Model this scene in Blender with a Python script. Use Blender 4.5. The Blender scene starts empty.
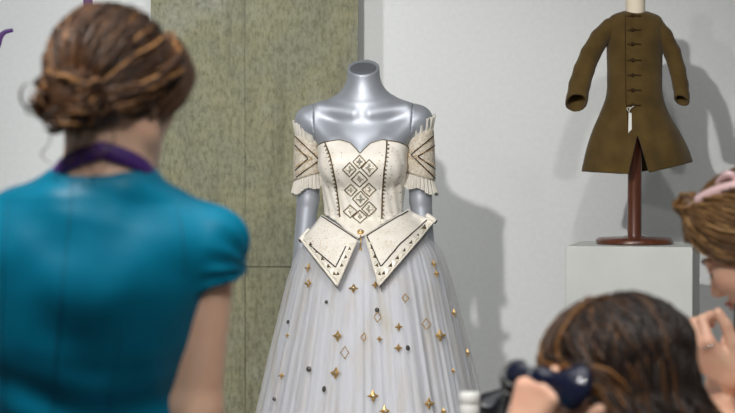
import bpy, math, random
import numpy as np
from mathutils import Vector
from mathutils.bvhtree import BVHTree

random.seed(7); rng = np.random.default_rng(7)
C = bpy.context.scene.collection
SC = bpy.context.scene
A = np.array
PI = math.pi

# ------------------------------------------------------------------ camera
F_PX, CX, CY, HOR = 1735.0, 367.5, 206.5, 170.0
CAM_Z = 1.25
PITCH = math.atan((CY - HOR) / F_PX)
cam_d = bpy.data.cameras.new('camera'); cam = bpy.data.objects.new('camera', cam_d); C.objects.link(cam)
cam.location = (0, 0, CAM_Z); cam.rotation_euler = (PI / 2 - PITCH, 0, 0)
cam_d.sensor_width = 36; cam_d.lens = F_PX * 36 / 735; cam_d.clip_start = 0.05
cam_d.dof.use_dof = True; cam_d.dof.focus_distance = 5.08; cam_d.dof.aperture_fstop = 4.6
SC.camera = cam

# ------------------------------------------------------------------ world, lights, exposure
w = bpy.data.worlds.new('world'); SC.world = w; w.use_nodes = True
w.node_tree.nodes['Background'].inputs[0].default_value = (0.80, 0.90, 1.0, 1)
w.node_tree.nodes['Background'].inputs[1].default_value = 0.12
SC.view_settings.view_transform = 'Standard'; SC.view_settings.look = 'None'
SC.view_settings.exposure = 0.0; SC.view_settings.gamma = 1.0; SC.view_settings.use_curve_mapping = False

def lamp(name, kind, loc, target, energy, color=(1, 1, 1), size=0.1, size_y=None, angle=70, blend=0.6):
    d = bpy.data.lights.new(name, kind); o = bpy.data.objects.new(name, d); C.objects.link(o)
    o.location = loc; d.energy = energy; d.color = color
    v = Vector(target) - Vector(loc); o.rotation_euler = v.to_track_quat('-Z', 'Y').to_euler()
    if kind == 'SPOT':
        d.spot_size = math.radians(angle); d.spot_blend = blend; d.shadow_soft_size = size
    if kind == 'AREA':
        d.size = size
        if size_y: d.shape = 'RECTANGLE'; d.size_y = size_y
    return o
lamp('gown_spot', 'SPOT', (-0.88, 1.4, 2.7), (0.05, 5.4, 1.05), 415, (1, 0.985, 0.96), 0.05, angle=44, blend=0.8)
lamp('coat_spot', 'SPOT', (-1.3, 1.6, 2.05), (1.3, 6.2, 1.6), 60, (1, 0.98, 0.96), 0.06, angle=23, blend=1.0)
lamp('front_spot', 'SPOT', (0.45, 1.9, 2.75), (0.50, 6.0, 1.5), 88, (1, 0.98, 0.96), 0.07, angle=80, blend=0.8)
lamp('wall_spot', 'SPOT', (-1.9, 3.6, 3.1), (-1.5, 6.2, 1.6), 170, (0.96, 0.99, 1.0), 0.08, angle=75)
lamp('foreground_fill', 'SPOT', (-0.98, 1.58, 2.72), (-0.42, 2.32, 1.28), 165, (1, 0.97, 0.93), 0.22, angle=44, blend=1.0)  # added lamp, brightens the back of the woman in teal
lamp('desk_fill', 'SPOT', (0.25, 0.9, 2.6), (0.35, 2.6, 0.98), 120, (1, 0.97, 0.93), 0.10, angle=52, blend=1.0)  # added lamp, lifts hands and hair of the women at the desk
lamp('ceiling_fill', 'AREA', (0.1, 2.2, 3.3), (0.1, 2.3, 0), 36, (0.97, 0.99, 1.0), 2.6, 2.6)  # added soft area light for general ambient, no fixture of the room

# ------------------------------------------------------------------ pixel -> place
def ray(px, py):
    f = A([0, math.cos(PITCH), -math.sin(PITCH)]); u = A([0, math.sin(PITCH), math.cos(PITCH)])
    return f + A([1, 0, 0]) * (px - CX) / F_PX + u * (CY - py) / F_PX
CAM = A([0, 0, CAM_Z])
def W(px, py, Y):
    d = ray(px, py); return CAM + d * (Y / d[1])

# ------------------------------------------------------------------ materials
def lin(c):
    c = [x / 255 for x in c]
    return tuple((x / 12.92 if x <= 0.04045 else ((x + 0.055) / 1.055) ** 2.4) for x in c) + (1,)
def mat(name, rgb, rough=0.6, metal=0.0, rgb2=None, scale=20, stretch=(1, 1, 1), bump=0.0, bscale=None, lo=0.35, hi=0.65,
        sheen=0.0, coat=0.0, alpha=1.0, spec=0.5, sss=0.0, aniso=0.0, detail=4):
    m = bpy.data.materials.new(name); m.use_nodes = True
    nt = m.node_tree; b = nt.nodes['Principled BSDF']
    b.inputs['Base Color'].default_value = lin(rgb); b.inputs['Roughness'].default_value = rough
    b.inputs['Metallic'].default_value = metal; b.inputs['Specular IOR Level'].default_value = spec
    b.inputs['Sheen Weight'].default_value = sheen; b.inputs['Coat Weight'].default_value = coat
    b.inputs['Alpha'].default_value = alpha; b.inputs['Anisotropic'].default_value = aniso
    if sss: b.inputs['Subsurface Weight'].default_value = sss; b.inputs['Subsurface Radius'].default_value = (0.012, 0.005, 0.003)
    if rgb2 or bump:
        tc = nt.nodes.new('ShaderNodeTexCoord'); mp = nt.nodes.new('ShaderNodeMapping'); mp.inputs['Scale'].default_value = stretch
        nt.links.new(tc.outputs['Object'], mp.inputs[0])
        n = nt.nodes.new('ShaderNodeTexNoise'); n.inputs['Scale'].default_value = scale; n.inputs['Detail'].default_value = detail
        nt.links.new(mp.outputs[0], n.inputs['Vector'])
        if rgb2:
            r = nt.nodes.new('ShaderNodeValToRGB'); r.color_ramp.elements[0].color = lin(rgb); r.color_ramp.elements[1].color = lin(rgb2)
            r.color_ramp.elements[0].position = lo; r.color_ramp.elements[1].position = hi
            nt.links.new(n.outputs['Fac'], r.inputs[0]); nt.links.new(r.outputs[0], b.inputs['Base Color'])
        if bump:
            n2 = n
            if bscale:
                n2 = nt.nodes.new('ShaderNodeTexNoise'); n2.inputs['Scale'].default_value = bscale; nt.links.new(mp.outputs[0], n2.inputs['Vector'])
            bp = nt.nodes.new('ShaderNodeBump'); bp.inputs['Strength'].default_value = bump; bp.inputs['Distance'].default_value = 0.004
            nt.links.new(n2.outputs['Fac'], bp.inputs['Height']); nt.links.new(bp.outputs[0], b.inputs['Normal'])
    return m
def hair_mat(name, stops, rough=0.42):
    m = bpy.data.materials.new(name); m.use_nodes = True
    nt = m.node_tree; b = nt.nodes['Principled BSDF']
    at = nt.nodes.new('ShaderNodeAttribute'); at.attribute_name = 'tone'
    r = nt.nodes.new('ShaderNodeValToRGB')
    while len(r.color_ramp.elements) < len(stops): r.color_ramp.elements.new(0.5)
    for e, (p, c) in zip(r.color_ramp.elements, stops): e.position = p; e.color = lin(c)
    nt.links.new(at.outputs['Fac'], r.inputs[0]); nt.links.new(r.outputs[0], b.inputs['Base Color'])
    b.inputs['Roughness'].default_value = rough; b.inputs['Specular IOR Level'].default_value = 0.4
    return m
def concrete_mat():
    m = bpy.data.materials.new('board_marked_concrete'); m.use_nodes = True
    nt = m.node_tree; b = nt.nodes['Principled BSDF']; L = nt.links.new
    b.inputs['Roughness'].default_value = 0.85
    tc = nt.nodes.new('ShaderNodeTexCoord')
    def noise(stretch, scale, detail=6, rough=0.6):
        mp = nt.nodes.new('ShaderNodeMapping'); mp.inputs['Scale'].default_value = stretch; L(tc.outputs['Object'], mp.inputs[0])
        n = nt.nodes.new('ShaderNodeTexNoise'); n.inputs['Scale'].default_value = scale; n.inputs['Detail'].default_value = detail
        n.inputs['Roughness'].default_value = rough; L(mp.outputs[0], n.inputs['Vector']); return n.outputs['Fac']
    def ramp(fac, stops):
        r = nt.nodes.new('ShaderNodeValToRGB')
        while len(r.color_ramp.elements) < len(stops): r.color_ramp.elements.new(0.5)
        for e, (p, c) in zip(r.color_ramp.elements, stops): e.position = p; e.color = lin(c)
        L(fac, r.inputs[0]); return r.outputs[0]
    def mix(fac, a, bb, mode='MIX'):
        x = nt.nodes.new('ShaderNodeMix'); x.data_type = 'RGBA'; x.blend_type = mode
        if isinstance(fac, float): x.inputs[0].default_value = fac
        else: L(fac, x.inputs[0])
        L(a, x.inputs[6]); L(bb, x.inputs[7]); return x.outputs[2]
    base = ramp(noise((1, 1, 1), 3.2), [(0.3, (134, 134, 115)), (0.5, (146, 143, 114)), (0.7, (158, 158, 142))])
    streak = ramp(noise((5, 5, 0.7), 3.0), [(0.32, (105, 105, 98)), (0.5, (255, 255, 255))])
    grain = ramp(noise((26, 26, 13), 2.6, 8, 0.75), [(0.36, (140, 140, 128)), (0.56, (255, 255, 255))])
    pits = ramp(noise((1, 1, 0.6), 38.0, 3), [(0.27, (95, 96, 85)), (0.36, (255, 255, 255))])
    c = mix(0.28, base, streak, 'MULTIPLY'); c = mix(0.6, c, grain, 'MULTIPLY'); c = mix(0.4, c, pits, 'MULTIPLY')
    L(c, b.inputs['Base Color'])
    bp = nt.nodes.new('ShaderNodeBump'); bp.inputs['Strength'].default_value = 0.5; bp.inputs['Distance'].default_value = 0.004
    L(noise((26, 26, 13), 2.6, 8, 0.7), bp.inputs['Height']); L(bp.outputs[0], b.inputs['Normal'])
    return m

M = dict(
    wall=mat('white_wall_paint', (226, 227, 226), 0.7, bump=0.03, scale=60, rgb2=(222, 223, 222)),
    floor=mat('polished_concrete_floor', (120, 118, 112), 0.35, rgb2=(140, 138, 132), scale=3),
    ceiling=mat('white_ceiling_paint', (225, 225, 223), 0.8),
    concrete=concrete_mat(),
    vinyl=mat('purple_vinyl', (84, 36, 118), 0.45),
    plinth=mat('white_plinth_paint', (212, 213, 209), 0.6, rgb2=(204, 205, 201), scale=5, bump=0.03),
    wood=mat('dark_mahogany', (100, 54, 33), 0.34, rgb2=(76, 38, 23), scale=8, stretch=(6, 6, 0.6), coat=0.3),
    calico=mat('cream_calico', (232, 218, 196), 0.85, bump=0.1, scale=300),
    coat=mat('olive_brown_wool', (92, 73, 37), 0.9, rgb2=(76, 59, 29), scale=14, bump=0.35, bscale=420, sheen=0.15, spec=0.15),
    coat_trim=mat('dark_brown_thread', (52, 36, 16), 0.8, spec=0.2),
    paper=mat('white_paper', (226, 224, 216), 0.8),
    silver=mat('satin_silver_paint', (170, 174, 182), 0.48, metal=0.5, spec=0.6),
    silver_cap=mat('matt_silver_paint', (118, 122, 128), 0.5, metal=0.5),
    satin=mat('ivory_satin', (248, 242, 231), 0.45, rgb2=(236, 227, 212), scale=26, lo=0.4, hi=0.75, bump=0.25, bscale=40, sheen=0.15),
    brocade=mat('beige_gold_brocade', (214, 205, 190), 0.5, rgb2=(186, 172, 150), scale=120, bump=0.5, bscale=160),
    tulle=mat('white_tulle', (222, 223, 227), 0.6, rgb2=(212, 205, 193), scale=5, stretch=(7, 7, 0.5), lo=0.45, hi=0.75, alpha=0.42, sheen=0.2),
    lining=mat('pale_lavender_underskirt', (216, 217, 225), 0.6, rgb2=(204, 195, 176), scale=4, stretch=(6, 6, 0.45), lo=0.5, hi=0.8),
    frill=mat('ecru_tulle_frill', (222, 216, 204), 0.7, alpha=0.85, bump=0.4, scale=160),
    braid=mat('bronze_bead_braid', (70, 58, 38), 0.4, metal=0.6, rgb2=(150, 128, 84), scale=320, lo=0.45, hi=0.6, bump=0.4),
    dark_braid=mat('black_bugle_beads', (46, 40, 34), 0.35, metal=0.3, rgb2=(90, 80, 62), scale=400, lo=0.5, hi=0.65),
    gold=mat('gold_metal', (206, 168, 108), 0.42, metal=0.7),
    gem=mat('clear_paste_gem', (214, 208, 190), 0.12, metal=0.55),
    dark_gem=mat('smoky_gem', (104, 98, 94), 0.2, metal=0.5),
    pearl=mat('pearl', (240, 232, 216), 0.25, coat=0.4),
    skin=mat('fair_skin', (238, 198, 170), 0.5, rgb2=(230, 182, 154), scale=18, sss=0.12),
    skin2=mat('warm_fair_skin', (234, 190, 162), 0.5, rgb2=(226, 172, 146), scale=22, sss=0.12),
    lip=mat('lip_skin', (178, 92, 84), 0.45),
    teal=mat('teal_satin', (0, 114, 144), 0.42, rgb2=(0, 98, 126), scale=6, bump=0.25, bscale=9, spec=0.18),
    seam=mat('dark_teal_thread', (0, 78, 104), 0.6),
    purple=mat('purple_ribbon', (70, 34, 110), 0.5),
    black_plastic=mat('black_plastic', (16, 18, 26), 0.28, coat=0.3),
    navy_plastic=mat('navy_glossy_plastic', (14, 19, 44), 0.16, coat=0.6),
    white_plastic=mat('white_plastic', (232, 232, 228), 0.4),
    pink=mat('pale_pink_plastic', (244, 206, 206), 0.35, coat=0.2),
    shirt=mat('white_cotton', (232, 230, 226), 0.85),
    ink=mat('black_print', (28, 28, 34), 0.7),
    dark_top=mat('black_jersey', (26, 26, 30), 0.85),
    trousers=mat('charcoal_cloth', (44, 44, 50), 0.9),
    leather=mat('black_leather', (20, 20, 20), 0.4),
    desk=mat('pale_laminate', (208, 206, 200), 0.45),
    metal=mat('grey_steel', (120, 122, 124), 0.35, metal=0.8),
    ring=mat('silver_ring', (190, 188, 184), 0.2, metal=1.0),
    hair1=hair_mat('auburn_hair', [(0.0, (40, 26, 18)), (0.45, (78, 52, 33)), (0.75, (112, 76, 46)), (1.0, (170, 122, 72))]),
    hair2=hair_mat('dark_brown_hair', [(0.0, (20, 13, 10)), (0.45, (46, 30, 20)), (0.75, (84, 54, 28)), (1.0, (140, 94, 44))]),
    hair3=hair_mat('light_brown_hair', [(0.0, (66, 44, 24)), (0.45, (112, 80, 46)), (0.75, (148, 110, 66)), (1.0, (190, 150, 98))]),
    lash=mat('dark_lash', (40, 26, 20), 0.7),
)

# ------------------------------------------------------------------ object helpers
def tag(o, label=None, cat=None, group=None, kind=None):
    if label: o['label'] = label
    if cat: o['category'] = cat
    if group: o['group'] = group
    if kind: o['kind'] = kind
    return o
def thing(name, loc, label, cat, group=None):
    o = bpy.data.objects.new(name, None); o.empty_display_size = 0.05; C.objects.link(o)
    o.location = tuple(float(x) for x in loc)
    return tag(o, label, cat, group)
def wloc(p):
    l = Vector((0, 0, 0))
    while p is not None: l = l + Vector(p.location); p = p.parent
    return A(l)
def obj(name, V, Fs, m, parent=None, smooth=True, tone=None, sharp=None, origin=None):
    V = np.asarray(V, dtype=np.float64).reshape(-1, 3)
    base = wloc(parent)
    o_loc = A([0.0, 0, 0])
    if origin is not None: o_loc = A(origin, dtype=float) - base
    V = V - base - o_loc
    me = bpy.data.meshes.new(name)
    if isinstance(Fs, np.ndarray):
        n, k = Fs.shape
        me.vertices.add(len(V)); me.vertices.foreach_set('co', V.astype(np.float32).ravel())
        me.loops.add(n * k); me.loops.foreach_set('vertex_index', Fs.astype(np.int32).ravel())
        me.polygons.add(n); me.polygons.foreach_set('loop_start', np.arange(0, n * k, k, dtype=np.int32))
        me.update(calc_edges=True); me.validate()
    else:
        me.from_pydata([tuple(v) for v in V], [], [tuple(int(i) for i in f) for f in Fs])
    me.update()
    if smooth: me.polygons.foreach_set('use_smooth', [True] * len(me.polygons))
    if sharp: me.set_sharp_from_angle(angle=math.radians(sharp))
    if tone is not None:
        at = me.attributes.new('tone', 'FLOAT', 'POINT'); at.data.foreach_set('value', np.asarray(tone, dtype=np.float32))
    me.materials.append(m)
    o = bpy.data.objects.new(name, me); C.objects.link(o)
    if parent is not None: o.parent = parent
    o.location = tuple(o_loc)
    return o
def join(parts):
    Vs, Fs, n = [], [], 0
    for V, Fx in parts:
        Vs.append(np.asarray(V, dtype=float).reshape(-1, 3)); Fs += [tuple(int(i) + n for i in f) for f in Fx]; n += len(Vs[-1])
    return np.vstack(Vs), Fs
def solidify(o, t, off=0.0):
    md = o.modifiers.new('thickness', 'SOLIDIFY'); md.thickness = t; md.offset = off; return o
def bevel(o, wd, seg=2):
    md = o.modifiers.new('bevel', 'BEVEL'); md.width = wd; md.segments = seg; md.limit_method = 'ANGLE'; md.angle_limit = math.radians(40); return o
def box(x0, x1, y0, y1, z0, z1):
    V = [(x, y, z) for x in (x0, x1) for y in (y0, y1) for z in (z0, z1)]
    return V, [(0, 1, 3, 2), (4, 6, 7, 5), (0, 4, 5, 1), (2, 3, 7, 6), (0, 2, 6, 4), (1, 5, 7, 3)]
def rotz(V, a, c):
    V = np.asarray(V, float) - c; ca, sa = math.cos(a), math.sin(a)
    return V @ A([[ca, sa, 0], [-sa, ca, 0], [0, 0, 1]]) + c
def grid_faces(nu, nv, wrap=False):
    Fs = []
    for i in range(nv - 1):
        for j in range(nu if wrap else nu - 1):
            j2 = (j + 1) % nu
            Fs.append((i * nu + j, i * nu + j2, (i + 1) * nu + j2, (i + 1) * nu + j))
    return Fs
def lathe(prof, c, n=48, axis=None):
    """prof: [(r, h)] revolved about an axis through c"""
    ax = A([0, 0, 1.0]) if axis is None else unit(axis)
    e1, e2 = perp(ax)
    V = []
    for r, h in prof:
        for j in range(n):
            t = 2 * PI * j / n; V.append(A(c) + ax * h + r * (e1 * math.cos(t) + e2 * math.sin(t)))
    Fs = grid_faces(n, len(prof), True)
    Fs.append(tuple(range(n))[::-1]); Fs.append(tuple(range((len(prof) - 1) * n, len(prof) * n)))
    return V, Fs
def unit(v):
    v = np.asarray(v, float); return v / (np.linalg.norm(v) + 1e-12)
def perp(a):
    r = A([0, 0, 1.0]) if abs(a[2]) < 0.9 else A([1.0, 0, 0])
    e1 = unit(np.cross(r, a)); return e1, np.cross(a, e1)
def smooth_path(P, n):
    """Catmull-Rom through P, n samples"""
    P = np.asarray(P, float)
    if len(P) == 2: t = np.linspace(0, 1, n)[:, None]; return P[0] * (1 - t) + P[1] * t
    Q = np.vstack([2 * P[0] - P[1], P, 2 * P[-1] - P[-2]]); out = []
    for t in np.linspace(0, len(P) - 1 - 1e-9, n):
        i = int(t); f = t - i; p0, p1, p2, p3 = Q[i:i + 4]
        out.append(0.5 * (2 * p1 + (p2 - p0) * f + (2 * p0 - 5 * p1 + 4 * p2 - p3) * f * f + (3 * p1 - p0 - 3 * p2 + p3) * f ** 3))
    return A(out)
def tube(P, r, sides=8, closed=False, cap=True, flat=1.0, nrm=None):
    """r: number or list per point; flat: second radius ratio along nrm"""
    P = np.asarray(P, float); n = len(P); r = np.broadcast_to(np.asarray(r, float), (n,))
    T = np.roll(P, -1, 0) - np.roll(P, 1, 0)
    if not closed: T[0] = P[1] - P[0]; T[-1] = P[-1] - P[-2]
    V = []; e = None
    for i in range(n):
        t = unit(T[i])
        if nrm is not None: e = np.asarray(nrm[i] if np.ndim(nrm) == 2 else nrm, float); e = unit(e - t * e.dot(t))
        elif e is None: e = perp(t)[0]
        else: e = unit(e - t * e.dot(t))
        b = np.cross(t, e)
        for j in range(sides):
            a = 2 * PI * j / sides; V.append(P[i] + r[i] * (flat * e * math.cos(a) + b * math.sin(a)))
    Fs = grid_faces(sides, n, True)
    if closed:
        for j in range(sides): Fs.append(((n - 1) * sides + j, (n - 1) * sides + (j + 1) % sides, (j + 1) % sides, j))
    elif cap:
        Fs.append(tuple(range(sides))[::-1]); Fs.append(tuple(range((n - 1) * sides, n * sides)))
    return V, Fs
def strands(paths, radii, tones, npts=14, sides=5):
    """many tapered tubes as one mesh; returns V, F(quads ndarray), tone"""
    Vs, Fs, Ts, base = [], [], [], 0
    ang = np.linspace(0, 2 * PI, sides, endpoint=False)
    prof = np.linspace(0, 1, npts); prof = np.clip(np.minimum(1, (prof + 0.04) * 9) * np.minimum(1, (1.02 - prof) * 4) ** 0.6, 0.05, 1)
    i, j = np.meshgrid(np.arange(npts - 1), np.arange(sides), indexing='ij')
    q0 = np.stack([i * sides + j, i * sides + (j + 1) % sides, (i + 1) * sides + (j + 1) % sides, (i + 1) * sides + j], -1).reshape(-1, 4)
    for P, r, t in zip(paths, radii, tones):
        P = smooth_path(P, npts) if len(P) != npts else np.asarray(P)
        T = np.gradient(P, axis=0); T /= np.linalg.norm(T, axis=1, keepdims=True) + 1e-9
        ref = A([0.31, 0.52, 0.79]); E = np.cross(T, ref); E /= np.linalg.norm(E, axis=1, keepdims=True) + 1e-9
        B = np.cross(T, E)
        rr = (r * prof)[:, None, None]
        V = P[:, None, :] + rr * (E[:, None, :] * np.cos(ang)[None, :, None] + B[:, None, :] * np.sin(ang)[None, :, None])
        Vs.append(V.reshape(-1, 3)); Fs.append(q0 + base); Ts.append(np.full(npts * sides, t)); base += npts * sides
    return np.vstack(Vs), np.vstack(Fs), np.clip(np.concatenate(Ts), 0, 1)

# ------------------------------------------------------------------ implicit surfaces
def smin(a, b, k):
    if k <= 0: return np.minimum(a, b)
    h = np.clip(0.5 + 0.5 * (b - a) / k, 0, 1); return b * (1 - h) + a * h - k * h * (1 - h)
def smax(a, b, k): return -smin(-a, -b, k)
def cone(a, b, ra, rb):
    a = A(a, dtype=float); b = A(b, dtype=float); ba = b - a; l2 = ba.dot(ba)
    def f(P):
        pa = P - a; h = np.clip(pa @ ba / l2, 0, 1)
        return np.linalg.norm(pa - h[:, None] * ba, axis=1) - (ra + (rb - ra) * h)
    return f
def ball(c, r):
    c = A(c, dtype=float); return lambda P: np.linalg.norm(P - c, axis=1) - r
def ell(c, r, R=None):
    c = A(c, dtype=float); r = A(r, dtype=float)
    def f(P):
        q = P - c
        if R is not None: q = q @ R
        k0 = np.linalg.norm(q / r, axis=1); k1 = np.linalg.norm(q / (r * r), axis=1) + 1e-9
        return k0 * (k0 - 1) / k1
    return f
def loft(tab, R=None, c=(0, 0, 0)):
    """tab rows: z, cx, cy, a, b  (ellipse sections along local z)"""
    tab = A(tab, dtype=float); c = A(c, dtype=float)
    tab = tab[np.argsort(tab[:, 0])]
    zs = np.linspace(tab[0, 0], tab[-1, 0], 80)
    def cub(col):
        y = tab[:, col]; x = tab[:, 0]; m = np.gradient(y, x); i = np.clip(np.searchsorted(x, zs) - 1, 0, len(x) - 2)
        h = x[i + 1] - x[i]; t = (zs - x[i]) / h
        return (2 * t ** 3 - 3 * t ** 2 + 1) * y[i] + (t ** 3 - 2 * t ** 2 + t) * h * m[i] + (3 * t ** 2 - 2 * t ** 3) * y[i + 1] + (t ** 3 - t ** 2) * h * m[i + 1]
    cols = [cub(k) for k in range(1, 5)]
    def f(P):
        q = P - c
        if R is not None: q = q @ R
        z = q[:, 2]; cx, cy, a, b = [np.interp(z, zs, k) for k in cols]
        x = (q[:, 0] - cx); y = (q[:, 1] - cy)
        k0 = np.sqrt((x / a) ** 2 + (y / b) ** 2); k1 = np.sqrt((x / a ** 2) ** 2 + (y / b ** 2) ** 2) + 1e-9
        d = np.where(k0 < 0.2, -np.minimum(a, b) * 0.8, k0 * (k0 - 1) / k1)
        return smax(d, np.maximum(zs[0] - z, z - zs[-1]), 0.02)
    return f
class Blob:
    def __init__(s): s.ops = []
    def add(s, f, k=0.0): s.ops.append(('+', f, k)); return s
    def cut(s, f, k=0.0): s.ops.append(('-', f, k)); return s
    def clip(s, f, k=0.0): s.ops.append(('&', f, k)); return s
    def __call__(s, P):
        d = None
        for o, f, k in s.ops:
            v = f(P)
            if d is None: d = v
            elif o == '+': d = smin(d, v, k)
            elif o == '-': d = smax(d, -v, k)
            else: d = smax(d, v, k)
        return d
def nets(f, lo, hi, h, relax=1):
    lo = A(lo, dtype=float); hi = A(hi, dtype=float); s = 5
    n = (np.ceil((hi - lo) / h / s).astype(int)) * s + 1
    ax = [lo[i] + np.arange(n[i]) * h for i in range(3)]
    cax = [a[::s] for a in ax]
    G = np.stack(np.meshgrid(*cax, indexing='ij'), -1).reshape(-1, 3)
    dc = f(G).reshape([len(a) for a in cax])
    ix = [np.clip((np.arange(n[i]) + s // 2) // s, 0, len(cax[i]) - 1) for i in range(3)]
    V = dc[np.ix_(*ix)].copy()
    mask = np.abs(V) < s * h * 2.2
    idx = np.argwhere(mask)
    V[mask] = f(lo + idx * h)
    V[V == 0] = 1e-9
    S = V < 0
    cs = [S[a:n[0] - 1 + a, b:n[1] - 1 + b, c:n[2] - 1 + c] for a in (0, 1) for b in (0, 1) for c in (0, 1)]
    cnt = sum(c.astype(np.int8) for c in cs)
    act = np.argwhere((cnt > 0) & (cnt < 8))
    off = A([(a, b, c) for a in (0, 1) for b in (0, 1) for c in (0, 1)])
    cv = np.stack([V[act[:, 0] + o[0], act[:, 1] + o[1], act[:, 2] + o[2]] for o in off], 1)
    pos = np.zeros((len(act), 3)); k = np.zeros(len(act))
    for a in range(8):
        for b in range(a + 1, 8):
            if np.abs(off[a] - off[b]).sum() != 1: continue
            cr = (cv[:, a] < 0) != (cv[:, b] < 0); t = np.where(cr, cv[:, a] / np.where(cr, cv[:, a] - cv[:, b], 1), 0)
            pos += np.where(cr[:, None], off[a] + t[:, None] * (off[b] - off[a]), 0); k += cr
    pos = lo + (act + pos / k[:, None]) * h
    ids = -np.ones([m - 1 for m in n], dtype=np.int64); ids[tuple(act.T)] = np.arange(len(act))
    Fq = []
    for d in range(3):
        e1, e2 = [(1, 2), (2, 0), (0, 1)][d]
        sl0 = [slice(None)] * 3; sl1 = [slice(None)] * 3; sl0[d] = slice(0, n[d] - 1); sl1[d] = slice(1, n[d])
        ch = np.argwhere(S[tuple(sl0)] != S[tuple(sl1)])
        ch = ch[(ch[:, e1] > 0) & (ch[:, e2] > 0) & (ch[:, e1] < n[e1] - 1) & (ch[:, e2] < n[e2] - 1)]
        u = np.zeros(3, int); u[e1] = 1; v = np.zeros(3, int); v[e2] = 1
        q = np.stack([ids[tuple((ch - u - v).T)], ids[tuple((ch - v).T)], ids[tuple(ch.T)], ids[tuple((ch - u).T)]], 1)
        flip = ~S[tuple(ch.T)]; q[flip] = q[flip][:, ::-1]
        Fq.append(q)
    Fq = np.vstack(Fq); Fq = Fq[(Fq >= 0).all(1)]
    for _ in range(relax):
        e = h * 0.3; g = np.stack([f(pos + e * A(x)) - f(pos - e * A(x)) for x in ((1, 0, 0), (0, 1, 0), (0, 0, 1))], 1) / (2 * e)
        gn = np.maximum((g * g).sum(1), 0.2); st = -(f(pos) / gn)[:, None] * g
        ln = np.linalg.norm(st, axis=1, keepdims=True); pos += st * np.minimum(1, 0.5 * h / (ln + 1e-12))
    return pos, Fq
def bvh_of(V, Fs):
    return BVHTree.FromPolygons([Vector(v) for v in V], [[int(i) for i in f] for f in Fs])
def hit(bvh, px, py, lift=0.0):
    d = Vector(ray(px, py)).normalized(); r = bvh.ray_cast(Vector(CAM), d)
    if r[0] is None: return None
    nn = A(r[1]); 
    if nn.dot(A(d)) > 0: nn = -nn
    return A(r[0]) + nn * lift, nn
def onsurf(bvh, pts, lift, n=None):
    """pixel polyline laid on a surface; points that miss are dropped"""
    pts = A(pts, dtype=float)
    if n:
        seg = np.linalg.norm(np.diff(pts, axis=0), axis=1); s = np.r_[0, np.cumsum(seg)]; t = np.linspace(0, s[-1], n)
        pts = np.stack([np.interp(t, s, pts[:, 0]), np.interp(t, s, pts[:, 1])], 1)
    o = [hit(bvh, x, y, lift) for x, y in pts]; o = [q for q in o if q is not None]
    return A([q[0] for q in o]), A([q[1] for q in o])

# ================================================================== THE SETTING
YW = 6.2
def struct(name, V, Fs, m, smooth=False):
    o = obj(name, V, Fs, m, None, smooth); o['kind'] = 'structure'; return o
struct('floor', *box(-3.6, 3.6, -1.5, YW + 0.2, -0.1, 0), M['floor'])
struct('ceiling', *box(-3.6, 3.6, -1.5, YW + 0.2, 3.4, 3.5), M['ceiling'])
struct('wall_back', *box(-3.6, 3.6, YW, YW + 0.2, 0, 3.4), M['wall'])
struct('wall_left', *box(-3.7, -3.6, -1.5, YW + 0.2, 0, 3.4), M['wall'])
struct('wall_right', *box(3.6, 3.7, -1.5, YW + 0.2, 0, 3.4), M['wall'])
YP = 6.08
xl, xr, xs = W(151, 100, YP)[0], W(358, 100, YP)[0], W(245, 100, YP)[0]; zj = W(245, 267, YP)[2]
g = 0.0022
struct('pillar', *join([box(xl + .004, xr - .004, YP + .006, YW, 0, 3.4), box(xl, xs - g, YP, YW, 0, zj - g), box(xs + g, xr, YP, YW, 0, zj - g),
                        box(xl, xs - 0.0008, YP, YW, zj + g, 3.4), box(xs + 0.0008, xr, YP, YW, zj + g, 3.4)]), M['concrete'])

def letter(name, pts, r, label):
    P = smooth_path([W(x, y, YW) for x, y in pts], 40); P[:, 1] = YW - 0.002
    r = np.interp(np.linspace(0, 1, 40), np.linspace(0, 1, len(r)), r)
    V, Fs = tube(P, r, 10, nrm=A([0, 1.0, 0]), flat=0.002 / max(r))
    V = A(V); V[:, 1] = np.clip(V[:, 1], YW - 0.004, YW - 0.0002)
    return tag(obj(name, V, Fs, M['vinyl'], smooth=False), label, 'letter')
letter('vinyl_letter', [(-34, 82), (-14, 64), (-3, 47), (0.5, 37), (5, 32), (13, 30)], [0.005, 0.009, 0.011, 0.010, 0.008, 0.0065],
       'purple vinyl letter curling onto the white wall beside the woman in teal')
letter('vinyl_letter', [(92, -52), (90, -26), (88, -4), (88.5, 8)], [0.010, 0.016, 0.017, 0.017],
       'purple vinyl letter stem on the white wall directly above the auburn updo')

# ================================================================== PLINTH AND COAT ON STAND
YC = 5.6; SC_C = F_PX / YC
cc = W(634.5, 244, YC); ZP = cc[2]
V, Fs = box(cc[0] - 0.197, cc[0] + 0.197, YC - 0.197, YC + 0.197, 0, ZP)
V = rotz(V, math.radians(-14), A([cc[0] + 0.003, YC, 0]))
o = obj('display_plinth', V, Fs, M['plinth'], None, False, origin=(cc[0], YC, 0)); bevel(o, 0.003)
tag(o, 'white square plinth standing by the wall under the brown coat', 'plinth')
st = thing('coat_stand', (cc[0], YC, ZP), 'turned dark wooden stand with round base on the white plinth', 'stand')
rb = 0.124
obj('base', *lathe([(rb - .006, 0.0), (rb, 0.003), (rb, 0.013), (rb - .008, 0.02), (0.05, 0.022), (0.028, 0.026)], (cc[0], YC, ZP), 64), M['wood'], st, sharp=50)
obj('pole', *lathe([(0.0245, 0.02), (0.0225, 0.03), (0.0225, 0.44), (0.03, 0.45)], (cc[0], YC, ZP), 32), M['wood'], st, sharp=50)
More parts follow.
